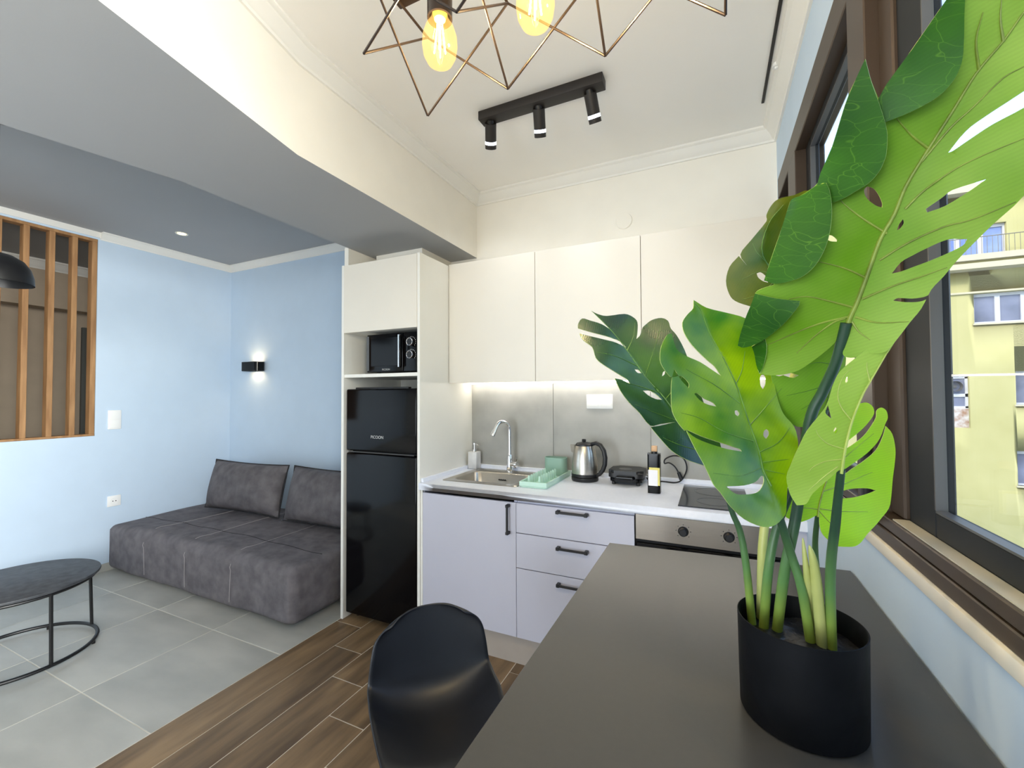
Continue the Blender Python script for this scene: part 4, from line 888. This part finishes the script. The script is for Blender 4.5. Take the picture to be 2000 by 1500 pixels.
# ------------------------------------------------------------------ potted plant
PC = (.113, .765)
o = thing('potted_plant', 'artificial monstera plant in a black pot on the charcoal table', 'plant', (PC[0], PC[1], .944))
MB().lathe([(0, .0005), (.076, .0005), (.0795, .004), (.0805, .06), (.0814, .135), (.0816, .1396), (.0806, .1400), (.0792, .1385), (.0775, .10), (0, .10)], (PC[0], PC[1], .944), 72).build('pot', M['pot'], o, sharp=.9)
m = MB()
def soil(u, v):
    r, a = u*.0785, v*2*PI
    return Vector((PC[0]+r*math.cos(a), PC[1]+r*math.sin(a), 1.049+.003*math.sin(90*r*math.cos(a))*math.cos(80*r*math.sin(a))+.004*(1-u)))
m.grid(soil, 14, 48); bmesh.ops.remove_doubles(m.bm, verts=m.bm.verts, dist=.0002); stuff(m.build('soil', M['soil'], o))
stems = {
 'p1': ([(.1523, .6533, 1.5064), (.1454, .6734, 1.4592), (.1341, .6912, 1.4212), (.1198, .7023, 1.3767), (.1073, .7273, 1.2504), (.0923, .7394, 1.1568), (.087, .790, 1.045)], .0062, .0075, 'stem'),
 'p2': ([(.1447, .6578, 1.3243), (.1445, .6777, 1.2799), (.1444, .6894, 1.2507), (.1434, .7186, 1.1733), (.152, .765, 1.045)], .0045, .0068, 'stem'),
 'p3': ([(.0708, .6905, 1.2942), (.0858, .7066, 1.2375), (.0997, .7255, 1.1878), (.1123, .7325, 1.1411), (.128, .768, 1.045)], .0048, .0068, 'stem'),
 'p5': ([(.0143, .7605, 1.2802), (.0268, .7676, 1.2315), (.0381, .7737, 1.1989), (.0461, .7789, 1.1421), (.054, .800, 1.045)], .0035, .0062, 'stem'),
 'p6': ([(.1472, .807, 1.2349), (.1454, .8241, 1.1821), (.1483, .832, 1.1291), (.1519, .834, 1.0715), (.154, .832, 1.045)], .0036, .0055, 'stem'),
 'p7': ([(.1524, .7721, 1.3948), (.1268, .7677, 1.3184), (.1037, .7471, 1.275), (.0844, .7507, 1.2162), (.073, .7526, 1.1485), (.069, .790, 1.045)], .0045, .0070, 'stem'),
 'p4': ([(.1483, .8101, 1.5545), (.0942, .7902, 1.3533), (.0718, .7781, 1.21), (.0672, .7776, 1.1444), (.069, .825, 1.045)], .0055, .0072, 'stem_p'),
}
for k, (P, ra, rb, mm) in stems.items():
    Q = smooth(P, 6); n = len(Q)
    MB().tube(Q, [ra+(rb-ra)*i/(n-1) for i in range(n)], 12).build('stem', M[mm], o)
for P, r in (([(.1128, .7197, 1.2166), (.1193, .730, 1.1506), (.140, .812, 1.045)], .0055), ([(.119, .7118, 1.2101), (.1266, .7219, 1.1692), (.141, .764, 1.045)], .0072)):
    Q = smooth(P, 8); n = len(Q)
    MB().tube(Q, [.0008+(r-.0008)*min(1, (i/(n*.55))**.8) for i in range(n)], 12).build('sprout', M['stem_p'], o)
# leaves: outline, holes and ribs in each leaf's own plane (0.1 mm), bent over the midrib, 1 mm thick
top_d = leaf_mat('leaf_top_dark', (20, 62, 22), (54, 104, 20), .28, .10, vein=(120, 168, 70))
top_m = leaf_mat('leaf_top_bright', (44, 104, 2), (132, 168, 6), .24, .25, blotch=9, spec=.45)
top_b = leaf_mat('leaf_top_blue_green', (10, 46, 34), (52, 92, 24), .25, .08, spec=.8)
top_f = leaf_mat('leaf_top_folded', (16, 72, 2), (56, 114, 2), .45, .2, spec=.25, vein=(112, 164, 40))
top_y = leaf_mat('leaf_top_olive', (28, 76, 10), (122, 118, 4), .4, .2, spec=.25)
und = leaf_mat('leaf_underside', (116, 172, 10), (182, 218, 92), .5, .42, spec=.3, blotch=5)
und_p = leaf_mat('leaf_underside_pale', (164, 202, 72), (190, 220, 104), .5, .42, spec=.3)
und_l = leaf_mat('leaf_underside_lime', (196, 250, 2), (214, 255, 18), .5, .62)
rim_m = mat('leaf_edge', (196, 214, 130), .5)
rib_u = mat('rib_underside', (96, 112, 30), .5, rgb2=(140, 158, 56), scale=30)
rib_p = mat('rib_pale', (170, 186, 88), .5, rgb2=(150, 166, 70), scale=30)
rib_t = mat('rib_top', (44, 84, 24), .4, rgb2=(92, 134, 40), scale=30)
LOOK = {'L1': (und, top_f, rib_u, .0030), 'L2': (und_p, top_m, rib_p, .0018), 'L3': (top_m, und, rib_t, .0014), 'L4': (top_y, und, rib_t, .0010), 'L5': (top_b, und, rib_t, .0016), 'L6': (und_l, top_m, rib_u, .0014), 'L7': (und, top_m, rib_t, .0012)}
def interp(x, X, Y):
    if x <= X[0]: return Y[0]
    if x >= X[-1]: return Y[-1]
    for a, b, c, d in zip(X, X[1:], Y, Y[1:]):
        if a <= x <= b: return c+(d-c)*(x-a)/max(1e-9, b-a)
def dense(P, n=3, closed=True):
    R = []; L = len(P)
    for i in range(L if closed else L-1):
        if closed: a, b, c, d = P[i-1], P[i], P[(i+1) % L], P[(i+2) % L]
        else: a, b, c, d = P[max(i-1, 0)], P[i], P[i+1], P[min(i+2, L-1)]
        # smooth only through gentle bends; keep sharp lobe tips and slit ends
        def ang(p, q, r):
            v1, v2 = (q[0]-p[0], q[1]-p[1]), (r[0]-q[0], r[1]-q[1]); l = math.hypot(*v1)*math.hypot(*v2)
            return -1 if l < 1e-12 else (v1[0]*v2[0]+v1[1]*v2[1])/l
        l = math.hypot(c[0]-b[0], c[1]-b[1])
        tb = ((c[0]-a[0])/2, (c[1]-a[1])/2) if ang(a, b, c) > .35 else (c[0]-b[0], c[1]-b[1])
        tc = ((d[0]-b[0])/2, (d[1]-b[1])/2) if ang(b, c, d) > .35 else (c[0]-b[0], c[1]-b[1])
        def cl(t):
            k = math.hypot(*t); return t if k <= l*1.2 or k < 1e-9 else (t[0]*l*1.2/k, t[1]*l*1.2/k)
        tb, tc = cl(tb), cl(tc)
        for k in range(n):
            t = k/n; h0 = 2*t**3-3*t*t+1; h1 = t**3-2*t*t+t; h2 = -2*t**3+3*t*t; h3 = t**3-t*t
            R.append((h0*b[0]+h1*tb[0]+h2*c[0]+h3*tc[0], h0*b[1]+h1*tb[1]+h2*c[1]+h3*tc[1]))
    if not closed: R.append(tuple(P[-1]))
    return R
def inside(p, poly):
    x, y = p; c = False; j = len(poly)-1
    for i in range(len(poly)):
        a, b = poly[i], poly[j]
        if (a[1] > y) != (b[1] > y) and x < (b[0]-a[0])*(y-a[1])/(b[1]-a[1])+a[0]: c = not c
        j = i
    return c
def sheet(bm, uvl, loops, height, pos, mi, step=.009, extra=()):
    V, E = [Vector(p) for p in extra if inside(p, loops[0]) and not any(inside(p, h) for h in loops[1:])], []
    for L in loops:
        s = len(V); V += [Vector(p) for p in L]; E += [(s+i, s+(i+1) % len(L)) for i in range(len(L))]
    u0, u1 = min(v.x for v in V), max(v.x for v in V); v0, v1 = min(v.y for v in V), max(v.y for v in V)
    nu, nv = int((u1-u0)/step)+1, int((v1-v0)/step)+1
    for i in range(nu+1):
        for j in range(nv+1):
            p = (u0+i*step+(.5*step if j % 2 else 0), v0+j*step)
            if inside(p, loops[0]) and not any(inside(p, h) for h in loops[1:]): V.append(Vector(p))
    vo, _, fo = delaunay_2d_cdt(V, E, [], 0, 1e-6)[:3]
    bv = [bm.verts.new(pos(p.x, p.y, height(p.x, p.y))) for p in vo]
    for f in fo:
        c = (sum(vo[i].x for i in f)/3, sum(vo[i].y for i in f)/3)
        if not inside(c, loops[0]) or any(inside(c, h) for h in loops[1:]): continue
        try: q = bm.faces.new([bv[i] for i in f])
        except ValueError: continue
        q.material_index = mi
        for l, i in zip(q.loops, f): l[uvl].uv = (vo[i].x, vo[i].y)
    for v in bv:
        if not v.link_faces: bm.verts.remove(v)
def leaf(key):
    d = LEAVES[key]; front, back, rib, rr_ = LOOK[key]
    og, a, n = Vector(d['o']), Vector(d['a']), Vector(d['n']); b = n.cross(a)
    mu = [p[0]/1e4 for p in d['mid']]; mv = [p[1]/1e4 for p in d['mid']]; k = d['k']; vf = d['vf']
    def height(u, v):
        e = v-interp(u, mu, mv); return -k*e*e/(1+4*abs(e))-vf*abs(e)/(1+2*abs(e))+.0072*math.sin(u*28+(1 if v > 0 else 2))*min(1, abs(e)/.06)
    def pos(u, v, h): return og+a*u+b*v+n*h
    S_ = lambda L: [(p[0]/1e4, p[1]/1e4) for p in L]
    mb = MB(); uvl = mb.bm.loops.layers.uv.new('UVMap')
    sheet(mb.bm, uvl, [dense(S_(d['out']))]+[dense(S_(h)) for h in d['holes']], height, pos, 0, extra=dense(list(zip(mu, mv)), 5, False))
    if key == 'L1':
        for fk in ('F1', 'F2', 'F3', 'F4', 'F5'):
            F = LEAVES[fk]; la, lb, lc = F['lift']
            sheet(mb.bm, uvl, [dense(S_(F['out']))], lambda u, v: height(u, v)+max(.0008, la*u+lb*v+lc), pos, 2)
    bm = mb.bm
    for f in bm.faces:
        f.normal_update()
        if f.normal.dot(n) < 0: f.normal_flip()
    # second face sheet 0.9 mm behind, closed by a crisp rim
    bm.normal_update(); front_f = list(bm.faces); front_v = list(bm.verts)
    dup = {v: bm.verts.new(v.co-v.normal*.0011) for v in front_v}
    back_f = []
    for f in front_f:
        q = bm.faces.new([dup[v] for v in reversed(f.verts)]); q.material_index = 3 if f.material_index == 2 else 1; back_f.append(q)
        uv = {v: l[uvl].uv.copy() for v, l in zip(f.verts, f.loops)}
        for l, v in zip(q.loops, reversed(list(f.verts))): l[uvl].uv = uv[v]
    rim_e = []
    for e in [e for e in bm.edges if len(e.link_faces) == 1 and e.verts[0] in dup and e.verts[1] in dup]:
        l = e.link_faces[0].loops
        p, q = next((x.vert, x.link_loop_next.vert) for x in l if x.edge == e)
        r = bm.faces.new((q, p, dup[p], dup[q])); r.material_index = 4; rim_e.append((p, q))
    lf = mb.build('leaf', [front, back, top_f, und, rim_m], o, sharp=.9, normals=False)
    mid = [pos(u, v, height(u, v)+rr_*.25) for u, v in dense(list(zip(mu, mv)), 4, False)]
    nn = len(mid); MB().tube(mid, [rr_*(1-.75*i/(nn-1)) for i in range(nn)], 10).build('midrib', rib, lf)
    for vn in d['veins']:
        Q = [pos(u, v, height(u, v)+rr_*.12) for u, v in dense(S_(vn), 4, False)]; c = len(Q)
        MB().tube(Q, [rr_*.48*(1-.72*i/(c-1)) for i in range(c)], 8).build('vein', rib, lf)
for key in ('L1', 'L2', 'L3', 'L4', 'L5', 'L6', 'L7'): leaf(key)
